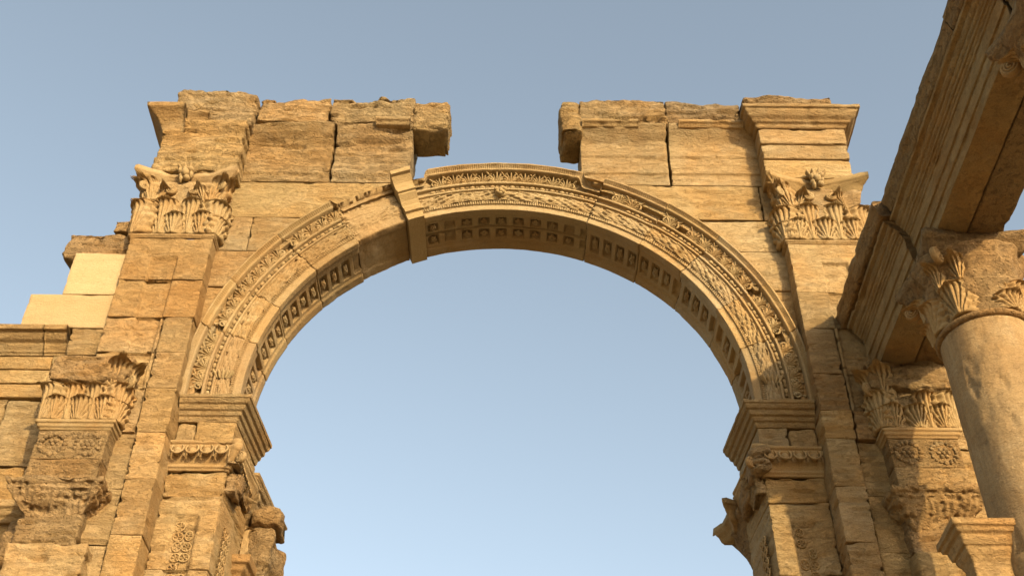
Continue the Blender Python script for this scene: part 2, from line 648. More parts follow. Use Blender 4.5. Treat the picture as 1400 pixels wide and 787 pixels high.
def make_wreath(seed):
    rnd = random.Random(seed)
    acc = Acc()
    for i in range(16):
        a = 2 * math.pi * i / 16
        acc.blob((.15 * math.cos(a), -.012, .15 * math.sin(a)), (.036 * rnd.uniform(.5, 1.2), .034 * rnd.uniform(.25, 1.1), .036 * rnd.uniform(.5, 1.2)), 6, 5)
    for i in range(6):
        a = 2 * math.pi * i / 6
        acc.blob((.06 * math.cos(a), -.008, .06 * math.sin(a)), (.03, .026 * rnd.uniform(.5, 1.2), .03), 6, 5)
    acc.blob((0, -.01, 0), (.03, .035, .03), 6, 5)
    return raw_mesh('wreath', acc.V_(), acc.F, 'weathered_limestone')


LEAF_S = make_leaf(.43, .42, .36)
LEAF_L = make_leaf(.52, .76, .27, lobes=6, flutes=12)
LEAF_T = make_leaf(.30, .46, .8, lobes=4, flutes=9)
PALM = [make_palmette(.165, s) for s in range(6)]
BEAD = make_bead()
ROS = [make_rosette(.15, .17, s) for s in range(4)] + [make_rosette(.13, .29, s + 9) for s in range(4)]
EGG = make_egg()
SCROLL = make_scroll()
WREATH = [make_wreath(s) for s in range(2)]
YX = Vector((0, 1, 0))

# ------------------------------------------------------------------ ground
gx = np.linspace(-1, 1, 61)
gx = np.sign(gx) * (np.abs(gx) ** 3) * 3000 + gx * 20
GX, GY = np.meshgrid(gx, gx, indexing='ij')
GZ = .12 * fbm(np.stack([GX * .15, GY * .15, 0 * GX], -1), 3, 5) * (np.hypot(GX, GY) > 9)
gm = raw_mesh('ground', np.stack([GX, GY, GZ - .06 * (np.hypot(GX, GY) > 9)], -1).reshape(-1, 3), [grid_faces(61, 61)], 'sand')
ground = bpy.data.objects.new('ground', gm)
scene.collection.objects.link(ground)
ground['kind'] = 'structure'
ground['label'] = 'sandy desert ground under the ruined arch'
ground.color = (1, 1, 1, 1)

# ------------------------------------------------------------------ things
arch = thing('monumental_arch', 'tall golden limestone arch with carved archivolt, pilasters and a gap in its top', 'arch', (0, 0.3, 0))
YW = -.12                      # plane of the spandrel walls
YB = .9                        # back of the arch


# ---- the arch ring
def ring_profile():
    P, tags = [], []

    def seg(a, b, n, tag):
        for k in range(n):
            t = k / n
            P.append((a[0] + (b[0] - a[0]) * t, a[1] + (b[1] - a[1]) * t))
            tags.append(tag)
    seg((3.5, .9), (3.5, 0), 46, 'soffit')
    seg((3.5, 0), (3.60, 0), 6, 'fascia')
    seg((3.604, -.005), (3.608, -.03), 3, 'fillet')
    seg((3.61, -.03), (3.648, -.03), 5, 'tiny')
    seg((3.656, -.012), (3.852, -.04), 24, 'laurel')
    seg((3.855, -.06), (3.858, -.092), 3, 'fillet')
    seg((3.860, -.095), (3.888, -.097), 4, 'fillet')
    seg((3.890, -.09), (3.893, -.045), 3, 'fillet')
    seg((3.896, -.04), (3.966, -.045), 7, 'bead')
    seg((3.968, -.06), (3.971, -.115), 3, 'fillet')
    seg((3.974, -.118), (4.006, -.12), 4, 'fillet')
    seg((4.009, -.11), (4.013, -.06), 3, 'fillet')
    seg((4.016, -.058), (4.185, -.112), 20, 'frieze')
    seg((4.19, -.12), (4.20, -.19), 4, '')
    seg((4.203, -.197), (4.225, -.205), 3, 'lip')
    seg((4.228, -.20), (4.275, -.245), 7, 'dentil')
    seg((4.278, -.25), (4.30, -.25), 3, 'lip')
    seg((4.302, -.24), (4.305, .9), 12, 'top')
    P.append((4.305, .9)); tags.append('top')
    return np.array(P), np.array(tags)


RP, RT = ring_profile()
DEG = math.pi / 180


def ring_point(a, r, y):
    """a in radians from the right springing; straight below the springing"""
    ac = np.clip(a, 0, math.pi)
    below = np.where(a < 0, a, np.where(a > math.pi, math.pi - a, 0)) * 3.9
    return np.stack([r * np.cos(ac), y + 0 * a, r * np.sin(ac) + below], -1)


def leaf_scales(a, b, L, W):
    """height of overlapping lanceolate leaves pointing along +a, each with its own height and drift"""
    h = np.zeros_like(a)
    for par in (0, 1):
        bb = b / W + .5 * par
        jb = np.floor(bb)
        aa = a / L + .5 * par + .37 * np.sin(jb * 12.9898)
        ja = np.floor(aa)
        rnd = _hash(ja.astype(np.int64), jb.astype(np.int64), (ja * 0 + par).astype(np.int64), 5)
        u = aa - ja
        v = bb - jb - .5 + .16 * rnd * u
        wid = .40 * np.sin(np.clip(u, 0, 1) * math.pi * .85 + .25) + .02
        hh = np.clip(1 - (np.abs(v) / np.maximum(wid, .05)) ** 2, 0, 1) * (.30 + .70 * u) * (1 - sstep(.9, 1, u)) * (.72 + .38 * rnd)
        hh = hh - .30 * np.exp(-(v / .06) ** 2) * (hh > 0)
        h = np.maximum(h, hh)
    return h


def voussoir(a0, a1, seed, dr=0, dy=0, erode=None, rows=1, tint=None, mat='carved_limestone', gap=.004, coffer=True):
    rm = 3.9
    n = int((a1 - a0) * rm / .0105)
    e = gap / rm
    av = np.linspace(a0 + e, a1 - e, n)
    # tighter columns at both ends for the joint's rounded arris
    A, R = np.meshgrid(av, RP[:, 0], indexing='ij')
    Y = np.broadcast_to(RP[:, 1], A.shape).copy()
    R = R.copy()
    T = np.broadcast_to(RT, A.shape)
    arc = A * 3.9
    S = np.stack([A * 3.9, R, Y], -1) + seed * 7.13
    E = np.clip(.18 + .9 * fbm(S * np.array([1.2, 2.5, 2.5]), 3, seed + 1), 0, .8)
    if erode is not None:
        E = np.clip(E + erode(A / DEG, R), 0, 1)
    # big loss: mouldings planed away to a rough slope
    loss = sstep(.55, 1.0, E)
    face = (T != 'soffit') & (T != 'top')
    yer = -.015 - .11 * (R - 3.5) / .8
    Y = np.where(face, Y * (1 - loss) + yer * loss, Y)
    lipm = (R > 4.19) & (T != 'top')
    h = np.zeros_like(A)
    k = 1 - E
    m = T == 'laurel'
    wob = fbm(S * np.array([2.5, 5, 5]), 2, seed + 2)
    b = R - 3.755
    mirror = np.where(A < math.pi / 2, 1, -1)
    h += np.where(m, .030 * np.sin(np.clip((R - 3.656) / .196, 0, 1) * math.pi) + np.where(mirror < 0, .085, .07) * (1 - .5 * E) * leaf_scales(mirror * (A * 3.77 + .06 * wob), b + .022 * wob, .19, .06), 0)
    m = T == 'tiny'
    h += np.where(m, .02 * k * (np.sin(A * 3.62 / .036 * 2 * math.pi) - .2), 0)
    m = T == 'dentil'
    h += np.where(m, .015 * np.clip(k * 1.3 - .2, .1, 1) * (np.sin(A * 4.24 / .034 * 2 * math.pi) - .3), 0)
    m = T == 'frieze'
    h += np.where(m, -.062 + .04 * fbm(S * 13, 3, seed + 4, .65) + .035 * E, 0)
    # the soffit's coffers
    m = T == 'soffit'
    pitch = .27 if rows == 2 else .216
    ph = (A - math.pi / 2) * 3.5 / pitch + .5
    u = np.abs(ph - np.floor(ph) - .5) * pitch
    cof = np.zeros_like(A)
    for (ya, yb) in (((.20, .37), (.46, .65)) if rows == 2 else ((.27, .64),)):
        d = np.minimum((.088 if rows == 2 else .075) - u, np.minimum(Y - ya, yb - Y))
        cof = np.maximum(cof, sstep(0, .014, d))
    if not coffer:
        cof *= 0
    h += np.where(m, -.062 * cof * (1 - .5 * E), 0)
    band = sstep(.12, .14, Y) * (1 - sstep(.72, .74, Y))
    h += np.where(m, -.022 * band, 0)
    if rows == 2:
        yc = .415 + .03 * fbm(np.stack([A * 5, 0 * A, 0 * A], -1), 3, 77)
        h += np.where(m, -.09 * np.exp(-((Y - yc) / .014) ** 2), 0)
        h += np.where(m, -.03 * E * sstep(.3, .42, Y) * (1 - sstep(.5, .6, Y)), 0)
    # weathering
    h += (np.where(T == 'fillet', .003, .006) + .022 * loss) * fbm(S * 5, 4, seed + 8) - .03 * np.clip(fbm(S * 3.4, 3, seed + 6) - .28, 0, 1)
    h += np.where((T == 'laurel') | (T == 'frieze'), .008, .002) * fbm(S * 24, 2, seed + 12)
    # joints
    dist = np.minimum(A - av[0], av[-1] - A) * R
    h -= .008 * np.exp(-(dist / .009) ** 2) * (1 + 1.5 * np.clip(fbm(S * 4, 2, seed + 14), 0, 1))
    R = np.where(lipm, R - .16 * sstep(.6, 1, E) * (R - 3.9) / .4, R)
    top_m = T == 'top'
    R = np.where(top_m, R - .16 * sstep(.6, 1, E), R)
    G = ring_point(A, R + dr, Y + dy)
    N = grid_normals(G)
    N = N * np.where(np.sign((N * np.stack([0 * A, -np.ones_like(A), 0 * A], -1))[:, 60].sum()) < 0, -1, 1)
    G = G + N * h[..., None]
    nu, nv = G.shape[:2]
    f = grid_faces(nu, nv)
    # orient: face rows must look to -y
    q = G.reshape(-1, 3)[f[60 + (nv - 1) * 5]]
    if np.cross(q[1] - q[0], q[2] - q[0])[1] > 0:
        f = f[:, ::-1]
    a = np.arange(nu) * nv
    back = np.stack([a[:-1], a[:-1] + nv - 1, a[1:] + nv - 1, a[1:]], -1)
    cen = [ring_point(np.array(x), 3.9, .4) for x in (av[0], av[-1])]
    Vv = np.vstack([G.reshape(-1, 3), cen])
    j = np.arange(nv - 1)
    fans = [np.stack([j, j + 1, np.full(nv - 1, nu * nv)], -1), np.stack([j + 1, j, np.full(nv - 1, nu * nv + 1)], -1) + np.array([(nu - 1) * nv, (nu - 1) * nv, 0])]
    return part('voussoir', Vv, [f, back] + fans, mat, arch, tint)


def ring_frame(a, r, y, tilt=0.0, s=1.0):
    """x along the arc (towards the left springing), z radially outwards, -y towards the viewer"""
    p = ring_point(np.array(a), r, y)
    ac = min(max(a, 0), math.pi)
    tx = Vector((math.sin(ac), 0, -math.cos(ac)))       # clockwise tangent
    rz = Vector((math.cos(ac), 0, math.sin(ac)))
    m = frame(p, tx, YX, rz, (s, s, s))
    return m @ Matrix.Rotation(tilt, 4, 'X')


def gauss(x, c, w):
    return np.exp(-((x - c) / w) ** 2)


def er_block4(a, r):
    return 1.2 * np.ones_like(a) * sstep(113.0, 114.0, a) * np.where(a > 125.5, np.clip(1.15 - (a - 125.5) * .4, 0, 1), 1)


def er_crown(a, r):
    e = .95 * sstep(97, 109, a) * sstep(4.0, 4.12, r) + .8 * sstep(106, 110, a) * sstep(3.98, 4.0, r)
    e += .75 * (1 - sstep(71, 76, a)) * sstep(3.98, 4.02, r)
    return e - .25


def er_r1(a, r):
    return .75 * sstep(47, 50, a) * (1 - sstep(60, 66, a)) * ((r > 4.0) & (r < 4.18)) * .6 + .3 * sstep(63, 66, a)


def er_low(a, r):
    return -.18 + 0 * a


JOINTS = [(-4.2, 12.9, er_low), (12.9, 25.3, er_low), (25.3, 39.8, er_low), (39.8, 53, er_r1), (53, 67.8, er_r1), (67.8, 109.9, er_crown),
          (114.3, 127.8, er_block4), (127.8, 141.2, er_low), (141.2, 155.4, er_low), (155.4, 167, er_low), (167, 184.2, er_low)]
DRS = [.002, -.006, .004, .008, -.005, -.003, .03, .0, .004, -.004, .002]
n_palm = 0
for i, (a0, a1, er) in enumerate(JOINTS):
    vs = voussoir(a0 * DEG, a1 * DEG, 11 + i * 5, DRS[i], random.uniform(-.008, .008), er, rows=2 if i == 5 else 1,
                  tint=[(1.0, .93, .84), (1.0, .95, .88), (1, 1, 1), (1, .99, .95), (1.02, 1, .97), (1.03, 1.01, .95), (.98, .93, .85), (1, 1, 1), (1.02, 1, .96), (1, 1, .98), (1, .97, .93)][i],
                  coffer=i != 6)
    # beads along the astragal
    pitch = .158 / 3.931
    k0, k1 = math.ceil((a0 * DEG + .012) / pitch), math.floor((a1 * DEG - .012) / pitch)
    for k in range(k0, k1 + 1):
        a = k * pitch
        ad = a / DEG
        if i == 6 and ad < 128 or (i == 5 and ad > 107.5) or (i == 4 and 60 < ad and random.random() < .7) or ad < -2 or ad > 182:
            continue
        inst('bead', BEAD, vs, ring_frame(a, 3.931 + DRS[i], -.064, 0, .98), (1, .98, .93))
    pitch = .225 / 4.1
    k0, k1 = math.ceil((a0 * DEG + .018) / pitch), math.floor((a1 * DEG - .018) / pitch)
    for k in range(k0, k1 + 1):
        a = k * pitch
        ad = a / DEG
        if i == 6 or (i == 5 and (ad > 104 or ad < 74)) or (i in (3, 4) and (k % 3 == 0)) or ad < -1 or ad > 181:
            continue
        m = ring_frame(a, 4.022 + DRS[i], -.066, .24 + random.uniform(-.04, .04), random.uniform(.93, 1.04)) @ Matrix.Rotation(random.uniform(-.07, .07), 4, 'Y')
        inst('palmette', random.choice(PALM), vs, m, (1, .99, .94))
    pitch = (.27 if i == 5 else .216) / 3.5
    for k in range(-30, 31):
        a = math.pi / 2 + k * pitch
        if a0 * DEG + .02 < a < a1 * DEG - .02 and i != 6 and -.5 < a / DEG < 180.5:
            for row in (((.285, 0), (.555, 0)) if i == 5 else ((.455, 4),)):
                if random.random() < .12:
                    continue
                p = ring_point(np.array(a), 3.552 + DRS[i], row[0])
                tx = Vector((math.sin(a), 0, -math.cos(a)))
                rz = Vector((math.cos(a), 0, math.sin(a)))
                inst('rosette', ROS[row[1] + k % 4], vs, frame(p, tx, rz, YX, (random.uniform(.8, 1.05) * random.choice((-1, 1)), random.uniform(.7, 1.15), random.uniform(.8, 1.05))), (.95, .93, .9))

# the lion mask at the top of the laurel garland
acc = Acc()
acc.blob((0, -.03, 0), (.10, .07, .085), 12, 9)
for s in (-1, 1):
    acc.blob((s * .07, -.07, .05), (.04, .04, .035))
    acc.blob((s * .045, -.09, -.03), (.035, .035, .03))
acc.blob((0, -.095, 0), (.025, .04, .05))
acc.blob((0, -.085, -.06), (.04, .03, .025))
mask = raw_mesh('carved_boss', acc.V_(), acc.F, 'carved_limestone')
crown = [o for o in bpy.data.objects if o.name.startswith('voussoir')][5]
inst('carved_boss', mask, crown, ring_frame(math.pi / 2 + .004, 3.77, -.07, 0, .95), (1, 1, .95))

# garland feet above both imposts
acc = Acc()
for i in range(5):
    lobe(acc, ((i - 2) * .035, 0), (i - 2) * .22, .11, .045, (i - 2) * .1, .055, 6)
cup = raw_mesh('garland_cup', acc.V_(), acc.F, 'carved_limestone')
for a, v in ((2.2, 0), (177.8, 10)):
    vs = [o for o in bpy.data.objects if o.name.startswith('voussoir')][v]
    m = ring_frame(a * DEG, 3.77, -.075)
    inst('garland_cup', cup, vs, frame(m.translation - Vector((0, 0, .03)), Vector((1, 0, 0)), YX, Vector((0, 0, 1)), (1.1, 1.1, 1.1)), (1, 1, .95))

# ---- the restored console beside the crown stone
cp = [(3.455, .9), (3.455, .0), (3.46, -.10), (3.60, -.115), (3.61, -.165), (3.70, -.18), (3.72, -.16), (3.78, -.15), (3.86, -.185), (3.93, -.245),
      (3.96, -.27), (3.99, -.27), (4.0, -.31), (4.045, -.315), (4.06, -.285), (4.13, -.27), (4.22, -.295), (4.30, -.35), (4.34, -.38), (4.35, -.44),
      (4.43, -.45), (4.44, -.3), (4.40, .2), (4.0, .9)]
cp = [(3.455 + (r - 3.455) * .80, y) for r, y in cp]
cpd = densify(cp, .02)
av = np.linspace(109.95 * DEG, 114.2 * DEG, 12)
A, R = np.meshgrid(av, cpd[:, 0], indexing='ij')
Y = np.broadcast_to(cpd[:, 1], A.shape)
G = ring_point(A, R, Y)
G[..., 0] += .003 * fbm(G * 6, 2, 3)
f = grid_faces(*G.shape[:2], flip=True)
q = G.reshape(-1, 3)[f[60]]
nvp = len(cpd)
a_ = np.arange(12) * nvp
part('keystone_console', G.reshape(-1, 3), [f, np.stack([a_[:-1], a_[1:], a_[1:] + nvp - 1, a_[:-1] + nvp - 1], -1), np.arange(nvp)[::-1][None], (np.arange(nvp) + 11 * nvp)[None]],
     'restored_stone', arch, (.92, .87, .78), smooth=False)


# ---- spandrels
def outside(rc):
    def w(P):
        rr = np.hypot(P[:, 0], P[:, 2])
        s = np.where((rr < rc) & (P[:, 2] > 0), rc / np.maximum(rr, .05), 1)
        P = P.copy()
        P[:, 0] *= s
        P[:, 2] *= s
        return P
    return w


OUT = outside(4.12)
YEL, ORA, PAL, GRE = (1, 1, 1), (1.0, .89, .76), (1.06, 1.05, 1.0), (.94, .92, .9)
for a in [(-4.28, -1.30, 3.17, 3.94, PAL), (-4.30, -3.80, 2.46, 3.16, YEL), (-3.79, -2.75, 2.46, 3.15, (1.03, 1.0, .93)), (-4.32, -3.32, 1.74, 2.45, ORA), (-4.34, -3.85, 1.02, 1.73, ORA),
          (-4.34, -4.0, .3, 1.01, ORA), (-4.34, -4.1, -.3, .29, ORA),
          (1.35, 4.04, 3.20, 3.94, PAL), (2.7, 4.32, 2.54, 3.19, (1.04, 1.02, .96)), (3.3, 4.32, 1.76, 2.53, YEL), (3.8, 4.34, 1.02, 1.75, (1, .95, .86)), (4.0, 4.34, .3, 1.01, ORA), (4.1, 4.34, -.3, .29, ORA),
          (4.05, 4.5, 3.20, 3.94, ORA)]:
    blk('wall_block', arch, a[0], a[1], YW + random.uniform(-.008, .008), .8, a[2], a[3], step=.028, warp=OUT, tint=a[4], rough=.007, bed=.010, chip=.03, r=.010)

# ---- attic: architrave course
def fascias(er=0.0, seed=1):
    def f(x, z):
        y = np.where(z < 4.2, 0.03, np.where(z < 4.55, .0, -.03))
        y = y * (1 - er)
        y = y - .22 * sstep(4.72, 5.12, z) ** 1.5
        return y
    return f


def eroded_course(seed, z0=4.55, amp=.10):
    def f(x, z):
        S = np.stack([x * 1.0 + seed, 0 * x, z * 5], -1)
        return .03 * (z < 4.12) - (.20 * sstep(4.75, 5.15, z)) + amp * fbm(S * 1.3, 4, seed) * sstep(4.5, 5.0, z)
    return f


OUT2 = outside(4.32)
blk('attic_block', arch, -4.12, -2.73, -.15, .55, 3.95, 5.12, step=.025, prof=eroded_course(3), rough=.022, bed=.026, chip=.05, tint=(1.02, .97, .89), r=.010, warp=OUT2, zl=(4.11, 4.13), mat='rugged_limestone')
blk('attic_block', arch, -2.70, -1.46, -.15, .55, 3.95, 5.12, step=.025, prof=eroded_course(9, amp=.05), rough=.020, bed=.026, chip=.07, tint=(1.02, .99, .92), r=.012, warp=OUT2, mat='rugged_limestone')
blk('attic_block', arch, 1.26, 2.66, -.15, .55, 3.95, 5.12, step=.025, prof=fascias(), rough=.006, bed=.008, tint=(1.03, 1.0, .93), r=.012, warp=OUT2, zl=(4.19, 4.21, 4.54, 4.56))
blk('attic_block', arch, 2.69, 4.14, -.15, .55, 3.95, 5.12, step=.025, prof=fascias(), rough=.007, bed=.009, tint=(1.04, 1.01, .95), r=.012, warp=OUT2, zl=(4.19, 4.21, 4.54, 4.56))
# projections over the capitals
blk('attic_block', arch, -5.42, -4.10, -.47, .55, 3.80, 4.95, step=.025, prof=lambda x, z: -.08 * sstep(4.6, 4.95, z) + .05 * fbm(np.stack([x, 0 * x, z * 5], -1) * 1.5, 3, 4), rough=.026, bed=.028, chip=.07, tint=(1.0, .95, .86), r=.025, mat='rugged_limestone')
blk('attic_block', arch, 4.10, 5.46, -.45, .55, 3.80, 4.20, step=.028, tint=PAL, rough=.006, bed=.008)
blk('attic_block', arch, 4.10, 5.47, -.48, .55, 4.205, 4.52, step=.028, tint=(1.04, 1.02, .97), rough=.006, bed=.008)
blk('attic_block', arch, 4.09, 5.48, -.51, .55, 4.525, 4.88, step=.028, tint=(1.03, 1, .95), rough=.008, bed=.012)
CORN = [(0, 4.86), (.03, 4.88), (.04, 4.93), (.09, 4.95), (.10, 4.98), (.16, 5.02), (.20, 5.09), (.21, 5.13), (.245, 5.14), (.245, 5.20), (.23, 5.22), (-.45, 5.22)]
mould('crown_cornice', arch, [(4.09, .3), (4.09, -.51), (5.48, -.51), (5.48, .5)], CORN, tint=(1.02, .97, .9), rough=.008, chip=.05)
# broken end of the left cornice: only its outer corner keeps the lip
mould('crown_cornice', arch, [(-5.42, .45), (-5.42, -.48), (-5.08, -.48)], [(-.12, 4.66), (.0, 4.68), (.04, 4.80), (.10, 4.90), (.19, 4.99), (.26, 5.04), (.27, 5.11), (-.2, 5.13)], tint=(.98, .95, .9), rough=.006, chip=.02)
mould('crown_cornice', arch, [(-5.077, -.46), (-4.75, -.40)], [(-.12, 4.80), (.0, 4.82), (.06, 4.92), (.12, 4.99), (.20, 5.04), (.20, 5.10), (-.2, 5.12)], tint=(.98, .93, .86), rough=.03, chip=.2, big=.04)


# ---- attic: eroded cornice course
def rugged(seed, amp, slope=0.0):
    def f(x, z):
        S = np.stack([x * 1.1 + seed, 0 * x, z * 3.5], -1)
        return amp * fbm(S * 1.4, 4, seed) - slope * (z - 5.4)
    return f


W_ = 'weathered_limestone'
L_ = 'limestone'
blk('cornice_slab', arch, -5.36, -4.05, -.42, .6, 4.95, 5.80, step=.025, prof=rugged(3, .16), rough=.045, bed=.035, chip=.14, r=.016, big=.03, tint=(1.03, .97, .88), mat='rugged_limestone')
blk('cornice_slab', arch, -4.03, -2.84, -.34, .6, 5.13, 5.72, step=.025, prof=rugged(8, .10), rough=.045, bed=.035, chip=.14, r=.016, big=.02, tint=(1.0, .95, .87), mat='rugged_limestone')
blk('cornice_slab', arch, -2.82, -1.46, -.36, .6, 5.13, 5.70, step=.025, prof=rugged(12, .07), rough=.045, bed=.03, chip=.14, r=.018, big=.02, tint=(1.04, 1, .93), mat='rugged_limestone')
blk('cornice_slab', arch, -1.50, -.87, -.37, .28, 4.97, 5.66, step=.025, prof=rugged(12, .04), rough=.035, bed=.02, chip=.12, r=.10, big=.025, tint=(1.02, .98, .9), mat='rugged_limestone')
blk('cornice_slab', arch, .93, 1.30, -.40, .28, 4.86, 5.68, step=.025, prof=rugged(5, .04), rough=.035, bed=.02, chip=.12, r=.10, big=.025, tint=(1.0, .97, .9), mat='rugged_limestone')
blk('cornice_slab', arch, 1.27, 2.67, -.37, .6, 5.13, 5.70, step=.025, prof=rugged(17, .07), rough=.042, bed=.03, chip=.14, r=.018, big=.02, tint=(1.0, .97, .9), mat='rugged_limestone')
blk('cornice_slab', arch, 2.69, 3.90, -.32, .6, 5.13, 5.70, step=.025, prof=rugged(21, .05), rough=.036, bed=.028, chip=.12, r=.016, big=.02, tint=(.92, .88, .8), mat=W_)
blk('cornice_slab', arch, 3.92, 5.40, -.55, .6, 5.24, 5.68, step=.022, prof=rugged(25, .16), rough=.03, bed=.02, chip=.12, r=.08, big=.05, tint=(1.0, .96, .88), mat=W_)
# surviving lips of the cornice on the two innermost stones
for x0, x1, s in ((-2.05, -1.49, 1), (1.29, 2.2, 1), (2.85, 3.9, 1)):
    mould('cornice_lip', arch, [(x0, -.385), (x1, -.385)], [(-.08, 5.02), (.0, 5.03), (.03, 5.07), (.075, 5.09), (.08, 5.13), (-.1, 5.135)], tint=(1.0, .96, .9), rough=.012, chip=.10)


# ---- capitals of Corinthian type
def bell_box(name, parent, cx, yf, z0, z1, hw0, hw1, dy, depth, mat, tint, seed, rough=.02, bulge=0.0, big=.0):
    """bell of a pilaster capital: three sides flaring upwards, front towards -y"""
    h = z1 - z0
    zz = np.linspace(0, 1, 26)
    prof = [(-.02, z0)] + [((hw1 - hw0) * (t ** 2.2) + bulge * math.sin(t * math.pi), z0 + h * t) for t in zz] + [(-.1, z1)]
    return mould(name, parent, [(cx - hw0, yf + depth), (cx - hw0, yf), (cx + hw0, yf), (cx + hw0, yf + depth)], prof, step=.03, pstep=.04, rough=rough, chip=.08, bed=.008, tint=tint, mat=mat, seed=seed, big=big)


def abacus(parent, cx, yf, z0, z1, hw, reach, depth, tint, sides=('f', 'l', 'r'), mat='carved_limestone', rough=.008):
    """concave-sided slab with pointed corners; top view polygon extruded with a moulded edge"""
    pts = []
    n = 22

    def side(a, b, inx, iny, dip):
        for k in range(n):
            t = k / n
            c = dip * (1 - (2 * t - 1) ** 2)
            pts.append((a[0] + (b[0] - a[0]) * t + inx * c, a[1] + (b[1] - a[1]) * t + iny * c))
    fy = yf - reach
    bl, fl, fr, br = (cx - hw, yf + depth), (cx - hw, fy), (cx + hw, fy), (cx + hw, yf + depth)
    cut = .07
    side(bl, (fl[0], fl[1] + cut), 1, 0, reach * .55)
    side((fl[0] + cut * .2, fl[1] + cut * .2), (fl[0] + cut, fl[1]), 0, 0, 0)
    side((fl[0] + cut, fl[1]), (fr[0] - cut, fr[1]), 0, 1, reach * .85)
    side((fr[0] - cut * .2, fr[1] + cut * .2), (fr[0], fr[1] + cut), 0, 0, 0)
    side((fr[0], fr[1] + cut), br, -1, 0, reach * .55)
    pts.append(br)
    pts = np.array(pts)
    h = z1 - z0
    levels = [(.80, z0), (.86, z0 + h * .15), (.90, z0 + h * .45), (.93, z0 + h * .50), (.96, z0 + h * .62), (.985, z0 + h * .68), (1.0, z0 + h * .72), (1.0, z1)]
    cen = np.array([cx, yf + depth])
    G = np.zeros((len(pts), len(levels), 3))
    for j, (s, z) in enumerate(levels):
        p = cen + (pts - cen) * s
        G[:, j, 0], G[:, j, 1], G[:, j, 2] = p[:, 0], p[:, 1], z
    # bead along the lip
    k = np.arange(len(pts))
    G[:, 6, 1] -= .012 * (k % 2)
    G += rough * fbm(G * 7, 4, int(abs(cx) * 100))[..., None]
    G -= (rough * 2.5) * sstep(.15, .5, fbm(G * 6, 3, int(abs(cx) * 90)))[..., None] * np.array([0, -1.0, 0])
    nu, nv = G.shape[:2]
    return part('abacus', G.reshape(-1, 3), [grid_faces(nu, nv), (np.arange(nu) * nv)[::-1][None], (np.arange(nu) * nv + nv - 1)[None], np.array([0, nv - 1, nu * nv - 1, (nu - 1) * nv])[None]], mat, parent, tint)


def leaf_at(parent, mesh, p, out, s=(1, 1, 1), tint=None, lean=0.0, roll=0.0):
    """leaf standing at p, its front towards 'out' (plan direction)"""
    o = Vector((out[0], out[1], 0)).normalized()
    xa = Vector((-o.y, o.x, 0))
    m = frame(p, xa, -o, Vector((0, 0, 1)))
    m = m @ Matrix.Rotation(roll, 4, 'Y') @ Matrix.Rotation(lean, 4, 'X') @ Matrix.Diagonal((s[0], s[1], s[2], 1))
    return inst('leaf', mesh, parent, m, tint)


def make_fleuron():
    acc = Acc()
    for i in range(9):
        a = 2 * math.pi * i / 9
        acc.blob((.07 * math.cos(a) + .02 * math.sin(3 * i), -.02 - .03 * (i % 3 == 1), .085 * math.sin(a)), (.03 + .02 * (i % 2), .05, .035 + .02 * (i % 3 == 0)), 7, 5)
    acc.blob((0, -.06, 0), (.055, .05, .055), 8, 6)
    for i in range(4):
        lobe(acc, ((i - 1.5) * .04, .05), (i - 1.5) * .35, .11, .05, (i - 1.5) * .3, .07, 5)
    return raw_mesh('fleuron', acc.V_(), acc.F, 'carved_limestone')


FLEURON = make_fleuron()


def make_volute():
    acc = Acc()
    t = np.linspace(0, 1, 26)
    ang = t * 2.6 * 2 * math.pi
    rad = .13 * (1 - .82 * t)
    acc.tube(np.stack([rad * np.sin(ang), -.02 * t, rad * np.cos(ang)], -1), np.linspace(.03, .022, 26), 6)
    return raw_mesh('volute', acc.V_(), acc.F, 'carved_limestone')


VOLUTE = make_volute()


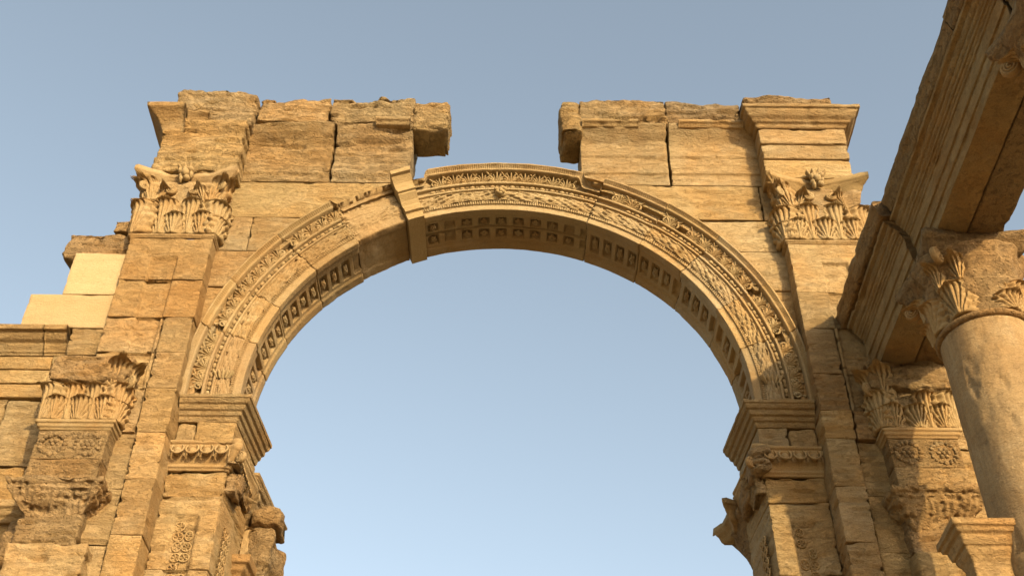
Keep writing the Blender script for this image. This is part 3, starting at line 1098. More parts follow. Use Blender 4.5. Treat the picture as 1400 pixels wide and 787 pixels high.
def pilaster_capital(parent, s, cx, yf, z0, z1, hw, seed, skip=(), tint=YEL, fle=True):
    """s = +1: the side facing the opening is at -x"""
    rnd = random.Random(seed)
    h = z1 - z0
    cap = bell_box('capital', parent, cx, yf + .03, z0, z1 - .2 * h, hw * .95, hw * 1.08, 0, .6, 'limestone', tint, seed, rough=.05, big=.05)
    abacus(cap, cx, yf + .02, z1 - .23 * h, z1, hw * 1.30, .23, .62, tint, rough=.02)
    if fle:
        inst('fleuron', FLEURON, cap, frame(Vector((cx, yf - .08, z1 - .09 * h)), Vector((1, 0, 0)), YX, Vector((0, 0, 1)), (1.15, 1.3, 1.35)), tint)
    cols = [(1.0, .97, .9), (1, .95, .86), (1.02, 1, .95)]
    for k, x in enumerate((-.68, -.02, .66)):
        if ('s', k) in skip: continue
        leaf_at(cap, LEAF_S, (cx + x * hw, yf - .005, z0 + .01), (0, -1), (rnd.uniform(.92, 1.05), 1, rnd.uniform(.95, 1.1) * h / 1.26), rnd.choice(cols))
    for k, x in enumerate((-.98, -.36, .34, .98)):
        if ('l', k) in skip: continue
        out = (x * .8 if abs(x) > .9 else 0, -1)
        leaf_at(cap, LEAF_L, (cx + x * hw * .97, yf + .03, z0 + .02), out, (rnd.uniform(.95, 1.05), 1.05, rnd.uniform(.95, 1.06) * h / 1.26), rnd.choice(cols))
    for x in (-1, 1):       # inner helices meeting under the flower
        inst('volute', VOLUTE, cap, frame(Vector((cx + x * .17 * hw / .6, yf - .07, z0 + .66 * h)), Vector((-x, 0, 0)), YX, Vector((0, 0, 1)), (.62, 1.3, .62)), rnd.choice(cols))
        leaf_at(cap, LEAF_T, (cx + x * .34 * hw / .6, yf - .01, z0 + .50 * h), (0, -1), (.75, 1.0, .7), rnd.choice(cols), roll=-.35 * x)
    side = -s
    for k, (dy, m, zz) in enumerate(((.10, LEAF_S, .01), (.30, LEAF_L, .02))):
        leaf_at(cap, m, (cx + side * hw * .97, yf + dy, z0 + zz), (side, -.1), (.95, 1, h / 1.26), rnd.choice(cols))
    # caulicoli under the corners
    for x in (-.80, .80):
        if ('t', int(np.sign(x))) in skip: continue
        leaf_at(cap, LEAF_T, (cx + x * hw * .92, yf - .02, z0 + .50 * h), (x * .45, -1), (1.25, 1.2, 1.15), rnd.choice(cols), roll=.28 * np.sign(x))
        leaf_at(cap, LEAF_T, (cx + x * hw * 1.06, yf + .02, z0 + .50 * h), (x * 1.4, -1), (1.2, 1.2, 1.15), rnd.choice(cols), roll=.1 * np.sign(x))
        inst('volute', VOLUTE, cap, frame(Vector((cx + x * hw * 1.20, yf - .10, z0 + .72 * h)), Vector((np.sign(x) * .8, -.6, 0)), Vector((.6 * np.sign(x), .8, 0)), Vector((0, 0, 1)), (.62, .8, .62)), rnd.choice(cols))
    return cap


# ---- pilasters
def pilaster(s):
    """s = -1 left, +1 right of the opening"""
    def X(a, b):
        return (min(s * a, s * b), max(s * a, s * b))
    xi, xo = 4.24, 5.46
    yf = -.40
    base = s < 0
    zs = [2.44, 1.62, .93, .30, -.30, -1.0] if s < 0 else [2.44, 1.50, .84, .05, -.55, -1.0]
    tl = [(1.0, .90, .78), (1.0, .88, .74), (1.02, .93, .82), (1, .93, .83), (1, .9, .78)] if s < 0 else [(1.04, 1, .92), (1.03, .98, .9), (1.0, .93, .82), (1, .9, .78), (1, .88, .75)]
    for k in range(5):
        zt, zb = zs[k], zs[k + 1]
        if k >= 2:      # the outer part and the inner strip are separate stones here
            x0, x1 = X(4.66, xo)
            pr = (X(4.70, 5.06))
            blk('pilaster_block', arch, x0, x1, yf, .75, zb, zt, step=.028, tint=tl[k], rough=.008, bed=.012, chip=.03, r=.009,
                recess=[(pr[0], pr[1], zb - 1, zt + 1, .045)] if k < 4 else None)
            x0, x1 = X(xi, 4.65)
            blk('pilaster_block', arch, x0, x1, yf - .008, .75, zb, zt, step=.028, tint=tl[(k + 1) % 5], rough=.009, bed=.012, chip=.03, r=.009)
        else:
            x0, x1 = X(xi, xo)
            pr = X(4.68, 5.08)
            blk('pilaster_block', arch, x0, x1, yf, .75, zb, zt, step=.028, tint=tl[k], rough=.005, bed=.008, chip=.02, r=.006,
                recess=[(pr[0], pr[1], zb - 1, 2.08 if k == 0 else zt + 1, .055, .03)])
    x0, x1 = X(xi, xo)
    path = [(x0, .1), (x0, yf), (x1, yf), (x1, .1)]
    mould('neck_moulding', arch, path, [(-.02, 2.43), (.012, 2.435), (.018, 2.455), (.03, 2.46), (.036, 2.485), (.03, 2.50), (-.05, 2.505)], rough=.003, chip=.015, tint=tl[0])
    pilaster_capital(arch, s, s * 4.85, yf, 2.50, 3.80, .615, 40 + s, skip=(('s', 0),) if s < 0 else (('t', 1),), tint=(1.0, .95, .87) if s < 0 else (1.02, .99, .93))
    # below the impost: the strip runs on as a narrower pier, the outer part behind the engaged shaft
    z = -1.0
    hs = [.72, .78, .70, .9]
    for k in range(4):
        zb = z - hs[k]
        x0, x1 = X(xi - .01, 4.62)
        blk('pilaster_block', arch, x0, x1, yf - .03, .75, zb, z, step=.028, rough=.009, bed=.014, chip=.035, r=.010, tint=(1.02, .95, .84))
        x0, x1 = X(4.64, xo)
        blk('pilaster_block', arch, x0, x1, yf + .05, .75, zb - .1, z - .1 if k else z, step=.03, rough=.012, bed=.016, chip=.04, r=.010, tint=(1.0, .93, .82))
        z = zb
    while z > -Z0 + .05:
        zb = max(z - .95, -Z0)
        x0, x1 = X(xi - .01, xo)
        blk('pilaster_block', arch, x0, x1, yf, .75, zb, z - (.1 if z > -4.2 else 0), step=.12, r=.03, chip=.03)
        z = zb


pilaster(-1)
pilaster(1)


# ---- the piers carrying the arch
def splay(s):
    def w(P):
        P = P.copy()
        P[:, 0] -= s * .085 * np.clip(P[:, 1], 0, 3) * (np.abs(P[:, 0]) < 3.9)
        return P
    return w


def pier(s):
    def X(a, b):
        return (min(s * a, s * b), max(s * a, s * b))
    xi, xo, yf, yb = 3.46, 4.24, -.06, 1.0
    ts = (1.0, .97, .9)
    sp = splay(s)
    path = [(s * xo, yf), (s * xi, yf), (s * (xi - .09), yb)]
    if s > 0:
        path = path[::-1]
    # bed of the springers and the impost cornice
    IMP = [(-.06, -.60), (.0, -.60), (.012, -.575), (.02, -.53), (.05, -.515), (.06, -.48), (.06, -.465), (.095, -.45), (.11, -.41), (.112, -.39), (.145, -.375),
           (.165, -.34), (.17, -.32), (.185, -.315), (.185, -.265), (.17, -.26), (-.3, -.26)]
    mould('impost_cornice', arch, path, IMP, step=.022, pstep=.012, rough=.006, chip=.06, tint=(1.0, .95, .87))
    xm = 3.98 if s < 0 else 3.86
    for a, b, t in ((xi, xm, (1.0, .94, .85)), (xm + .004, xo, (1, .9, .78))):
        x0, x1 = X(a, b)
        blk('impost_block', arch, x0, x1, yf, yb, -.96, -.60, step=.026, warp=sp, rough=.016, bed=.016, chip=.07, tint=t)
    # capital course with egg and dart
    cap_prof = [(-.05, -1.36), (.0, -1.36), (.01, -1.33), (.03, -1.32), (.035, -1.30), (.02, -1.285), (.025, -1.27), (.07, -1.19), (.105, -1.10), (.12, -1.08), (.13, -1.05),
                (.10, -1.04), (.09, -1.02), (.12, -1.0), (.125, -.97), (-.1, -.96)]

    def worn(G):
        d = np.hypot(G[..., 0] - s * (xi - .12), G[..., 1] - (yf - .12))
        return .06 * fbm(G * 4, 4, 91) * np.exp(-(d / .22) ** 2) + .05 * np.exp(-(d / .15) ** 2)
    cap = mould('pier_capital', arch, path, cap_prof, step=.02, pstep=.016, rough=.012, chip=.06, tint=(1.0, .93, .84), mat='carved_limestone', hfun=worn)
    for k in range(4):
        inst('egg', EGG, cap, frame(Vector((s * (4.12 - .19 * k), yf - .10, -1.14)), Vector((1, 0, 0)), Vector((0, .94, -.33)), Vector((0, .33, .94)), (1.02, 1.15, 1.05)), (1, .95, .88))
    for k in range(5):
        inst('egg', EGG, cap, frame(Vector((s * (xi - .10), yf + .12 + .17 * k, -1.155)), Vector((0, s, 0)), Vector((s * .94, 0, -.33)), Vector((s * .33, 0, .94)), (.85, .9, .92)), (1, .95, .88))
    for (a, b, c, d_, e, f_) in ((xi - .19, xi + .08, yf - .14, yf + .22, -1.34, -1.0), (xi - .13, xi + .02, yf + .05, yf + .5, -1.62, -1.30), (xi - .16, xi - .02, yf + .35, yf + .9, -1.45, -1.1)):
        blk('capital_corner', arch, *X(a, b), c, d_, e, f_, step=.016, rough=.09, bed=.03, big=.09, chip=.2, r=.06, mat=W_, tint=(1.02, .95, .85))
    inst('volute', VOLUTE, cap, frame(Vector((s * (xi - .17), yf - .1, -1.22)), Vector((-s * .8, -.6, 0)), Vector((-.6 * s, .8, 0)), Vector((0, 0, 1)), (.6, 1.2, .6)), (1, .93, .84))
    # shaft of the pier
    x0, x1 = X(xi, xo)
    blk('pier_block', arch, x0, x1, yf + .01, yb, -1.74, -1.36, step=.026, warp=sp, rough=.014, bed=.02, chip=.07, tint=(1, .94, .83))
    pa, pb = X(3.70, 4.03)
    ja, jb = (-2.02, -3.6)
    z = -1.74
    first = True
    for hh in (1.02, .95, .95):
        zb = z - hh
        blk('pier_block', arch, x0, x1, yf - .0, yb, zb, z, step=.026, warp=sp, rough=.008, bed=.012, chip=.05, tint=(1.03, .98, .9),
            recess=[(pa, pb, zb - 1, z - .26 if first else z + 1, .05, .03), (pa + .045, pb - .045, zb - 1, z - .30 if first else z + 1, .02, .012)])
        first = False
        z = zb
    host = [o for o in bpy.data.objects if o.name.startswith('pier_block')][-3]
    zz = -2.13
    k = 0
    while zz > -3.5:
        for dx in (-.062, .062):
            if random.random() < (.1 if s < 0 else .3): continue
            inst('vine_scroll', SCROLL, host, frame(Vector(((pa + pb) / 2 + dx * random.uniform(.85, 1.1), yf + .068 + random.uniform(0, .012), zz + random.uniform(-.015, .015))), Vector((-1 if (k % 2) else 1, 0, 0)), YX, Vector((0, 0, 1)), (random.uniform(.72, .95), .85, random.uniform(.8, 1.0))) @ Matrix.Rotation(random.uniform(0, 6), 4, 'Y'), (1, .93, .82))
        # the same vine on the jamb
        for y in (.24, .37):
            inst('vine_scroll', SCROLL, host, frame(Vector((s * (xi - .085 * y - .012), y, zz)), Vector((0, s, 0)), Vector((s, 0, 0)), Vector((0, 0, 1)), (.95, .9, .95)), (1, .93, .82))
        zz -= .148
        k += 1
    while z > -Z0 + .05:
        zb = max(z - .95, -Z0)
        blk('pier_block', arch, x0, x1, yf, yb, zb, z, step=.12, r=.03, chip=.03, warp=sp)
        z = zb
    # the rear impost and the broken capital behind the jamb
    path = [(s * 3.60, 1.04), (s * 3.44, 1.05), (s * 3.36, 1.95)]
    if s > 0:
        path = path[::-1]
    if s < 0:
        mould('rear_cornice', arch, path, [(o, z - .52) for o, z in IMP], rough=.007, chip=.05, tint=(.95, .9, .82))
    blk('rear_block', arch, *X(3.46 if s < 0 else 3.7, 4.3), 1.03, 2.3, -2.6, -1.12, step=.05, rough=.02, bed=.02, chip=.06, r=.03)
    z = -2.6
    while z > -Z0 + .05:
        zb = max(z - .95, -Z0)
        blk('rear_block', arch, *X(3.46 if s < 0 else 3.7, 4.3), 1.03, 2.3, zb, z, step=.12, r=.03, chip=.03)
        z = zb


pier(-1)
pier(1)


# ---- broken capitals on the rear pilasters
def rear_capital(s):
    cap = bell_box('rear_capital', arch, s * (3.82 if s < 0 else 3.74), 1.12, -2.15 if s < 0 else -1.85, -1.32, .36 if s < 0 else .17, .50, 0, .6, W_, (.95, .88, .8), 61, rough=.05, big=.06)
    abacus(cap, s * (3.82 if s < 0 else 3.74), 1.12, -1.36, -1.10, .68 if s > 0 else .60, .24, .6, (.95, .9, .82), rough=.03)
    for k, dy in enumerate((.05, .3) if s < 0 else ()):
        leaf_at(cap, LEAF_L, (s * (3.82 - .40), 1.12 + dy, -2.1), (-s, -.2), (.95, 1.2, .9), (.95, .9, .82))
    for x in (-.25, .1) if s < 0 else ():
        leaf_at(cap, LEAF_L, (s * 3.82 + x, 1.10, -2.1), (0, -1), (.95, 1.2, .9), (.95, .9, .82))
    if s > 0:
        blk('rear_fragment', arch, 3.42, 3.62, 1.0, 1.4, -1.14, -.93, step=.03, rough=.05, big=.06, r=.06, mat=W_, tint=(.9, .85, .76))
    else:
        blk('rear_fragment', arch, -3.5, -2.98, 1.1, 1.75, -2.7, -1.50, step=.028, rough=.10, big=.16, chip=.25, r=.10, mat=W_, tint=(.95, .9, .82))
        blk('rear_fragment', arch, -3.35, -2.92, 1.0, 1.5, -1.52, -1.24, step=.025, rough=.07, big=.10, chip=.2, r=.07, mat=W_, tint=(.98, .92, .83))
        mould('rear_bracket', arch, [(-3.55, .86), (-3.30, .86), (-3.28, 1.25)], [(-.1, -2.75), (-.06, -2.75), (-.05, -2.42), (.0, -2.38), (.02, -2.34), (.07, -2.30), (.09, -2.24), (.13, -2.22), (.14, -2.12), (-.1, -2.1)], tint=(1, .9, .78), rough=.006)


rear_capital(-1)
rear_capital(1)


# ---- engaged piers with brackets, where the colonnades met the arch
def respond(s):
    cx = -5.34 if s < 0 else 5.40
    hw, yf = .45, -.62
    side = 'left' if s < 0 else 'right'
    t = thing('engaged_pilaster', 'weathered engaged pilaster with worn leaf capital and two wreaths, beside the restored pale blocks' if s < 0 else
              'weathered engaged pilaster with battered capital and two wreaths, under the end of the entablature', 'pilaster', (cx, -.3, 0))
    tint = (.97, .9, .8) if s < 0 else (1.0, .95, .84)
    z0, z1 = -1.0, .05
    cap = bell_box('capital', t, cx, yf + .02, z0, z1 - .1, hw * .98, hw * 1.14, 0, .6, W_, tint, 70 + s, rough=.04, big=.05)
    blk('abacus', cap, cx - hw * 1.22, cx + hw * 1.22, yf - .10, .0, -.42, z1, step=.022, rough=.05, big=.06, chip=.22, r=.06, mat=W_, tint=tint)
    rnd = random.Random(5 + s)
    for k, x in enumerate((-.7, 0, .7)):
        leaf_at(cap, LEAF_S, (cx + x * hw, yf - .0, z0 + .01), (0, -1), (.85, 1, .95), tint)
    for k, x in enumerate((-1, -.36, .34, 1)):
        if s > 0 and k == 1: continue
        leaf_at(cap, LEAF_L, (cx + x * hw, yf + .03, z0 + .02), (x * .8 if abs(x) > .9 else 0, -1), (.85, 1, .86), tint)
    for dy, m in ((.1, LEAF_S), (.28, LEAF_L)):
        leaf_at(cap, m, (cx - s * hw * 1.0, yf + dy, z0 + .02), (-s, -.1), (.85, 1, .86), tint)
    leaf_at(cap, LEAF_T, (cx - s * hw * .8, yf - .02, z0 + .52), (-s * .4, -1), (1.1, 1.2, 1), tint)
    leaf_at(cap, LEAF_T, (cx - s * hw * 1.05, yf + .05, z0 + .45), (-s * 1.5, -1), (1.1, 1.2, 1.1), tint)
    inst('volute', VOLUTE, cap, frame(Vector((cx - s * hw * 1.25, yf - .05, z0 + .58)), Vector((-s * .8, -.6, 0)), Vector((-.6 * s, .8, 0)), Vector((0, 0, 1)), (.75, .9, .75)), tint)
    path = [(cx - hw, .0), (cx - hw, yf), (cx + hw, yf), (cx + hw, .0)]
    mould('neck_moulding', t, path, [(-.05, -1.13), (.0, -1.13), (.012, -1.10), (.03, -1.09), (.04, -1.05), (.06, -1.04), (.06, -1.0), (-.1, -.99)], rough=.006, chip=.05, tint=tint, mat='carved_limestone')
    sh = blk('shaft_block', t, cx - hw, cx + hw, yf, .0, -1.56, -1.13, step=.022, rough=.010, bed=.006, chip=.06, r=.014, tint=tint, mat=W_)
    for k, x in enumerate((-.22, .22)):
        inst('wreath', WREATH[k], sh, frame(Vector((cx + x, yf + .006, -1.345)), Vector((1, 0, 0)), YX, Vector((0, 0, 1)), (1.05, .8, .98)), tint)
    blk('shaft_block', t, cx - hw, cx + hw, yf - .012, .0, -1.88, -1.56, step=.022, rough=.009, bed=.008, chip=.05, r=.014, tint=tint, mat=W_)
    cons = [(-.16, -2.42), (-.12, -2.42), (-.09, -2.36), (-.05, -2.28), (.02, -2.19), (.09, -2.10), (.125, -2.03), (.12, -2.0), (.15, -1.98), (.165, -1.95), (.17, -1.91), (-.1, -1.885)]

    def leafy(G):
        p = (G[..., 0] + .3 * G[..., 1]) / .045 + 1.6 * fbm(G * 5, 2, 7)
        m = sstep(-2.36, -2.25, G[..., 2]) * (1 - sstep(-2.06, -2.0, G[..., 2]))
        return m * (.010 * np.sin(p * math.pi) - .09 * np.clip(fbm(G * np.array([9, 9, 6]), 3, 8), 0, 1)) - .03 * sstep(.05, .5, fbm(G * 12, 3, 9))
    b = mould('bracket', t, [(cx - hw * .95, -.1), (cx - hw * .95, yf), (cx + hw * .95, yf), (cx + hw * .95, -.1)], cons, step=.014, pstep=.014, rough=.03, chip=.10, big=.03, tint=(1.12, 1.05, .95), mat=W_, hfun=leafy)
    z = -1.9
    for k, hh in enumerate((.80, .9, .85)):
        zb = z - hh
        blk('shaft_block', t, cx - hw * .92, cx + hw * (.92 if k else .8) + (.14 if s < 0 and k else 0), yf + (.10 if k == 0 else .02), .0, zb, z, step=.026, rough=.03, bed=.02, chip=.12, r=.03, big=.03, tint=(1, .93, .82), mat=W_ if k == 0 else L_)
        z = zb
    while z > -Z0 + .05:
        zb = max(z - .95, -Z0)
        blk('shaft_block', t, cx - hw, cx + hw, yf, .0, zb, z, step=.12, r=.03)
        z = zb
    return t


respond(-1)
respond(1)

# ---- left wing wall
wing = thing('ruined_wing', 'lower wing wall with moulded entablature and pale restored blocks above it', 'wall', (-6.6, .3, 0))
blk('restored_block', wing, -6.68, -5.47, -.30, .5, .80, 1.41, step=.05, r=.006, rough=.003, bed=.004, chip=.01, mat='restored_stone', tint=(.98, .93, .83))
blk('restored_block', wing, -6.24, -5.47, -.30, .5, 1.415, 2.22, step=.05, r=.006, rough=.003, bed=.004, chip=.01, mat='restored_stone', tint=(1.0, .96, .87))
blk('ruined_block', wing, -6.50, -5.47, -.18, .5, 2.24, 2.76, step=.025, r=.05, rough=.04, bed=.02, chip=.2, big=.08, mat=W_, tint=(1.12, 1.02, .9))
blk('ruined_block', wing, -5.85, -5.47, -.22, .4, 2.74, 2.98, step=.025, r=.05, rough=.04, bed=.02, chip=.2, big=.06, mat=W_, tint=(1.12, 1.02, .9))
# entablature of the wing
blk('wall_block', wing, -5.94, -5.47, -.28, .5, .34, .90, step=.026, rough=.012, bed=.014, chip=.06, tint=(1.0, .9, .78))
WC = [(-.05, .44), (.0, .44), (.01, .47), (.03, .48), (.04, .52), (.055, .53), (.07, .57), (.075, .60), (.14, .63), (.18, .68), (.19, .71), (.25, .72), (.25, .80), (-.2, .81)]
mould('wall_cornice', wing, [(-9.2, -.12), (-6.30, -.12)], WC, rough=.005, chip=.04, tint=(1.02, .97, .88))
mould('wall_cornice', wing, [(-6.295, -.12), (-5.98, -.12)], WC, rough=.009, chip=.08, tint=(.95, .88, .78))
for x0, x1 in ((-9.2, -7.9), (-7.9, -6.16), (-6.16, -5.6)):
    for z0, z1, y in ((-.22, .0, -.06), (.0, .22, -.085), (.22, .44, -.11)):
        blk('architrave_block', wing, x0, x1, y, .5, z0, z1, step=.03, gap=.0015, r=.008, rough=.005, bed=.008, chip=.04, tint=(1.05, 1.01, .94))
for row, (z0, z1, cuts) in enumerate(((-1.30, -.24, (-9.2, -7.7, -6.62, -5.6)), (-1.86, -1.30, (-9.2, -7.2, -6.1, -5.6)))):
    for a, b in zip(cuts[:-1], cuts[1:]):
        blk('wall_block', wing, a, b, -.02, .5, z0, z1, step=.028, rough=.009, bed=.014, chip=.05, r=.015, tint=((1, .9, .77) if row == 0 and a < -6 and b < -5 and a > -7 else (1.0, .94, .84)))
mould('door_cornice', wing, [(-9.2, -.02), (-5.72, -.02), (-5.70, .3)], [(-.05, -2.12), (.0, -2.12), (.02, -2.06), (.06, -2.03), (.09, -1.97), (.13, -1.95), (.14, -1.87), (-.1, -1.86)], rough=.016, chip=.12, tint=(1, .92, .82))
blk('wall_block', wing, -9.2, -5.6, .03, .5, -2.16, -1.86, step=.05)
blk('worn_capital', wing, -5.98, -5.60, -.20, .3, -2.75, -2.13, step=.024, rough=.05, bed=.02, chip=.2, r=.07, big=.08, mat=W_, tint=(1, .93, .83))
z = -2.14
while z > -Z0 + .05:
    zb = max(z - .85, -Z0)
    fine = z > -3.2
    for a, b in ((-9.2, -7.3), (-7.3, -5.6)) if int(z * 10) % 2 else ((-9.2, -8.0), (-8.0, -6.4), (-6.4, -5.6)):
        blk('wall_block', wing, a, b, .06, .5, zb, z, step=.03 if fine else .12, rough=.010, bed=.014, chip=.05, r=.015, tint=(1, .92, .8))
    z = zb

# ---- right wing wall
wing2 = thing('ruined_wing', 'rough coursed wing wall seen between the engaged pilaster and the big column', 'wall', (6.6, .3, 0))
zc = [.95, .10, -.12, -.95, -1.55, -2.45, -3.4]
for k in range(len(zc) - 1):
    for a, b in (((5.46, 6.75), (6.75, 7.6)) if k % 2 else ((5.46, 7.2), (7.2, 7.6))):
        blk('wall_block', wing2, a, b, -.10 + (.06 if k == 1 else 0), .5, zc[k + 1], zc[k], step=.028, rough=.014, bed=.022, chip=.07, r=.02, tint=(1.06, 1.0, .9))
z = -3.4
while z > -Z0 + .05:
    zb = max(z - .9, -Z0)
    blk('wall_block', wing2, 5.46, 7.6, -.1, .5, zb, z, step=.12, r=.03)
    z = zb

# ---- the entablature running out from the arch over the columns
ent = thing('entablature', 'long moulded stone entablature running out from the arch over the columns, seen from below', 'entablature', (5.5, -3.6, 0))
EP = [(-.05, .05), (.0, .05), (.0, .20), (.022, .205), (.022, .36), (.045, .365), (.045, .56), (.06, .565), (.065, .585), (.058, .592), (.08, .61), (.085, .635), (.105, .64), (.11, .66), (.10, .668), (.13, .69), (.14, .715), (.132, .722),
      (.16, .735), (.18, .765), (.185, .785), (.172, .792), (.21, .81), (.235, .815), (.245, .85), (-.05, .86)]
LP = [(-.3, .86), (.25, .862), (.28, .90), (.30, .98), (.325, 1.02), (.33, 1.09), (.30, 1.11), (-.3, 1.12)]
XL, XM, XR = 5.15, 5.52, 5.95
spans = [(-.45, -2.545, -.08, -.03), (-2.55, -6.1, .0, .0), (-6.14, -9.2, .0, .0)]
for k, (ya, yb, dx, dz) in enumerate(spans):
    fx = lambda y: 0.0
    # street side beam (front), then the rear beam
    prof = [(o - dx, z + dz) for o, z in EP]
    prof = [(-(XM - XL) + .01, .05 + dz)] + prof[1:-1] + [(-(XM - XL) + .01, .86 + dz)]
    mould('architrave_beam', ent, [(XL + fx(ya), ya), (XL + fx(yb), yb)][::-1] if False else [(XL + fx(ya), ya), (XL + fx(yb), yb)], prof, step=.03, pstep=.014, rough=.009, bed=.006, chip=.05, mat=L_, tint=(.98, .94, .88), big=.012)
    prof = [(-(XR - XM) + .012, .05 + dz)] + [(o, z + dz) for o, z in EP[1:-1]] + [(-(XR - XM) + .012, .86 + dz)]
    mould('architrave_beam', ent, [(XR + fx(yb), yb + .015), (XR + fx(ya), ya)], prof, step=.05, pstep=.03, rough=.012, bed=.006, chip=.08, mat=W_, tint=(.92, .86, .78), big=.012)
for k, (ya, yb) in enumerate(((-.12, -1.3), (-1.32, -2.6), (-2.63, -5.4), (-5.42, -7.2), (-7.22, -9.2))):
    ox = -.12 if ya > -2.5 else .01
    mould('cornice_slab', ent, [(XL + ox, ya), (XL + ox + .02, yb)], [(o if o > 0 else o * 1.8, z) for o, z in LP], step=.03, pstep=.025, rough=.016, chip=.09, bed=.01, big=.02, mat=W_, tint=(.98, .92, .82))
    mould('cornice_slab', ent, [(XR + .05, yb), (XR + .03, ya)], [(o * (1 if o > 0 else 1.6), z + .004) for o, z in LP], step=.05, pstep=.03, rough=.02, chip=.12, big=.02, mat=W_, tint=(.98, .92, .82))
    blk('core_block', ent, XL + .35, XR - .33, yb + .01, ya, .875, 1.2, step=.06, rough=.03, chip=.15, r=.05, mat=W_)


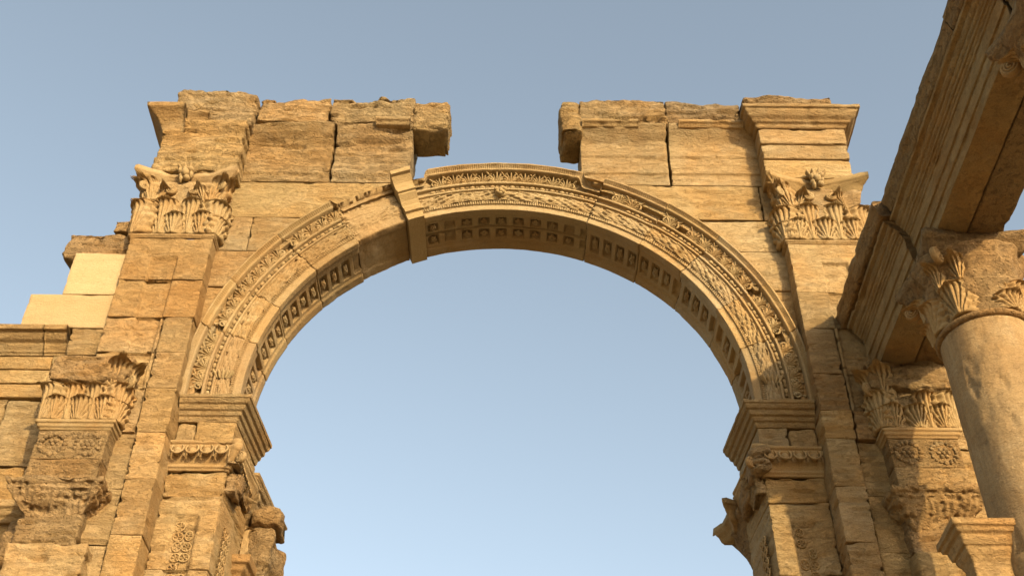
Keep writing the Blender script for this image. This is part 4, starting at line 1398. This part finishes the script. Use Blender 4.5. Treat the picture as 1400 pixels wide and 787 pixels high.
# ---- columns
def column(y, label):
    cx = 5.60
    t = thing('column', label, 'column', (cx, y, 0), None)
    top, neck = .045, -1.1
    nth = 72

    def rev(name, parent, prof, rough, chip, mat, tint, seed, pits=0.0, big=0.0, nth=nth):
        prof = densify(prof, .04)
        th = np.linspace(0, 2 * math.pi, nth, endpoint=False)
        G = np.zeros((nth, len(prof), 3))
        G[..., 0] = cx + np.cos(th)[:, None] * prof[None, :, 0]
        G[..., 1] = y + np.sin(th)[:, None] * prof[None, :, 0]
        G[..., 2] = prof[None, :, 1]
        S = G + seed * 3.3
        d = rough * fbm(S * 3, 4, seed) - chip * np.clip(fbm(S * 3.5, 3, seed + 5) - .25, 0, 1) - pits * sstep(.30, .5, fbm(S * np.array([7, 7, 4]), 3, seed + 8))
        if big:
            d = d + big * fbm(S * 1.7, 3, seed + 2)
        G[..., 0] += np.cos(th)[:, None] * d
        G[..., 1] += np.sin(th)[:, None] * d
        n, m = nth, len(prof)
        return part(name, G.reshape(-1, 3), [grid_faces(n, m, wrap=True), (np.arange(n) * m)[::-1][None], (np.arange(n) * m + m - 1)[None]], mat, parent, tint)
    seed = int(-y * 10)
    cuts = [-1.15, -5.2, -8.4, -Z0 + .5]
    for k in range(3):
        r0, r1 = .50 + .06 * (k / 3), .50 + .06 * ((k + 1) / 3)
        drum = rev('shaft_drum', t, [(r0 - .01, cuts[k]), (r0, cuts[k] - .02), (r1, cuts[k + 1] + .02), (r1 - .01, cuts[k + 1] + .003)][::-1], .007, .05, 'column_stone', (1.0, .93, .82), seed + k, pits=.02, nth=160)
        drum.color = (1.02, .94, .82, 1)
    rev('base', t, [(.82, -Z0), (.82, -Z0 + .2), (.72, -Z0 + .22), (.70, -Z0 + .3), (.74, -Z0 + .36), (.66, -Z0 + .42), (.62, -Z0 + .5)], .01, .03, W_, None, seed + 9)
    rev('astragal', t, [(.49, -1.16), (.525, -1.155), (.55, -1.135), (.55, -1.11), (.53, -1.085), (.49, -1.08)], .004, .02, W_, (1.08, 1.0, .88), seed + 4)
    tint = (1.08, .98, .84)
    cap = rev('capital', t, [(.49, -1.09), (.50, -.9), (.52, -.7), (.56, -.5), (.62, -.28), (.66, -.16), (.5, -.15)], .10, .16, W_, tint, seed + 6, big=.07, pits=.05, nth=128)
    # abacus with concave sides
    n = 20
    pts = []
    for q in range(4):
        a = math.pi / 4 + q * math.pi / 2
        c0 = np.array([math.cos(a), math.sin(a)]) * .95
        c1 = np.array([math.cos(a + math.pi / 2), math.sin(a + math.pi / 2)]) * .95
        nm = np.array([math.cos(a + math.pi / 4), math.sin(a + math.pi / 4)])
        for k in range(n):
            u = .05 + .9 * k / (n - 1)
            pts.append(c0 + (c1 - c0) * u - nm * .12 * (1 - (2 * u - 1) ** 2))
    pts = np.array(pts)
    G = np.zeros((len(pts), 6, 3))
    for j, (sc, z) in enumerate(((.80, -.22), (.88, -.16), (.93, -.08), (.97, -.06), (1.0, -.03), (1.0, top))):
        G[:, j, 0], G[:, j, 1], G[:, j, 2] = cx + pts[:, 0] * sc, y + pts[:, 1] * sc, z
    G += .035 * fbm(G * 4, 3, seed)[..., None]
    G[:, -1, 2] = top
    nu = len(pts)
    part('abacus', G.reshape(-1, 3), [grid_faces(nu, 6, wrap=True), (np.arange(nu) * 6)[::-1][None], (np.arange(nu) * 6 + 5)[None]], W_, cap, tint)
    rnd = random.Random(seed)
    for k in range(8):
        a = 2 * math.pi * (k + .5) / 8
        d = (math.cos(a), math.sin(a))
        if k in (4, 5) and y > -4: continue
        leaf_at(cap, LEAF_S, (cx + .50 * d[0], y + .50 * d[1], -1.07), d, (.85, 1, rnd.uniform(.65, .8)), tint)
    for k in range(8):
        a = 2 * math.pi * k / 8
        d = (math.cos(a), math.sin(a))
        if -2.0 < a - 2 * math.pi < -1.2 or 4.2 < a < 5.0:
            continue
        leaf_at(cap, LEAF_L, (cx + .50 * d[0], y + .50 * d[1], -1.05), d, (.78, .9, .68), tint)
    for q in range(4):
        a = math.pi / 4 + q * math.pi / 2
        d = Vector((math.cos(a), math.sin(a), 0))
        if q == 3:
            continue
        for da in (-.22, .22):
            e = Vector((math.cos(a + da), math.sin(a + da), 0))
            leaf_at(cap, LEAF_T, (cx + .53 * e.x, y + .53 * e.y, -.62), (e.x, e.y), (.8, 1.0, .8), tint)
        inst('volute', VOLUTE, cap, frame(Vector((cx, y, 0)) + d * .72 + Vector((0, 0, -.30)), d, Vector((d.y, -d.x, 0)), Vector((0, 0, 1)), (.8, 1.4, .8)), tint)
    # statue bracket on the street side
    bx, bw = 4.72, .12
    zt = -3.6
    BP = [(-.06, zt - .62), (.0, zt - .62), (.0, zt - .40), (.02, zt - .34), (.035, zt - .32), (.05, zt - .28), (.052, zt - .25), (.075, zt - .24), (.09, zt - .17), (.095, zt - .14), (.13, zt - .12), (.14, zt - .08), (.165, zt - .07), (.165, zt), (-.1, zt + .002)]
    mould('bracket', t, [(cx - .3, y + bw), (bx, y + bw), (bx, y - bw), (cx - .3, y - bw)], BP, step=.03, pstep=.014, rough=.004, chip=.02, tint=(1.04, .92, .78))
    return t


column(-2.6, 'big round column with worn leaf capital and moulded bracket, next to the arch')
column(-6.35, 'next column out from the arch, its leaf capital showing under the entablature')
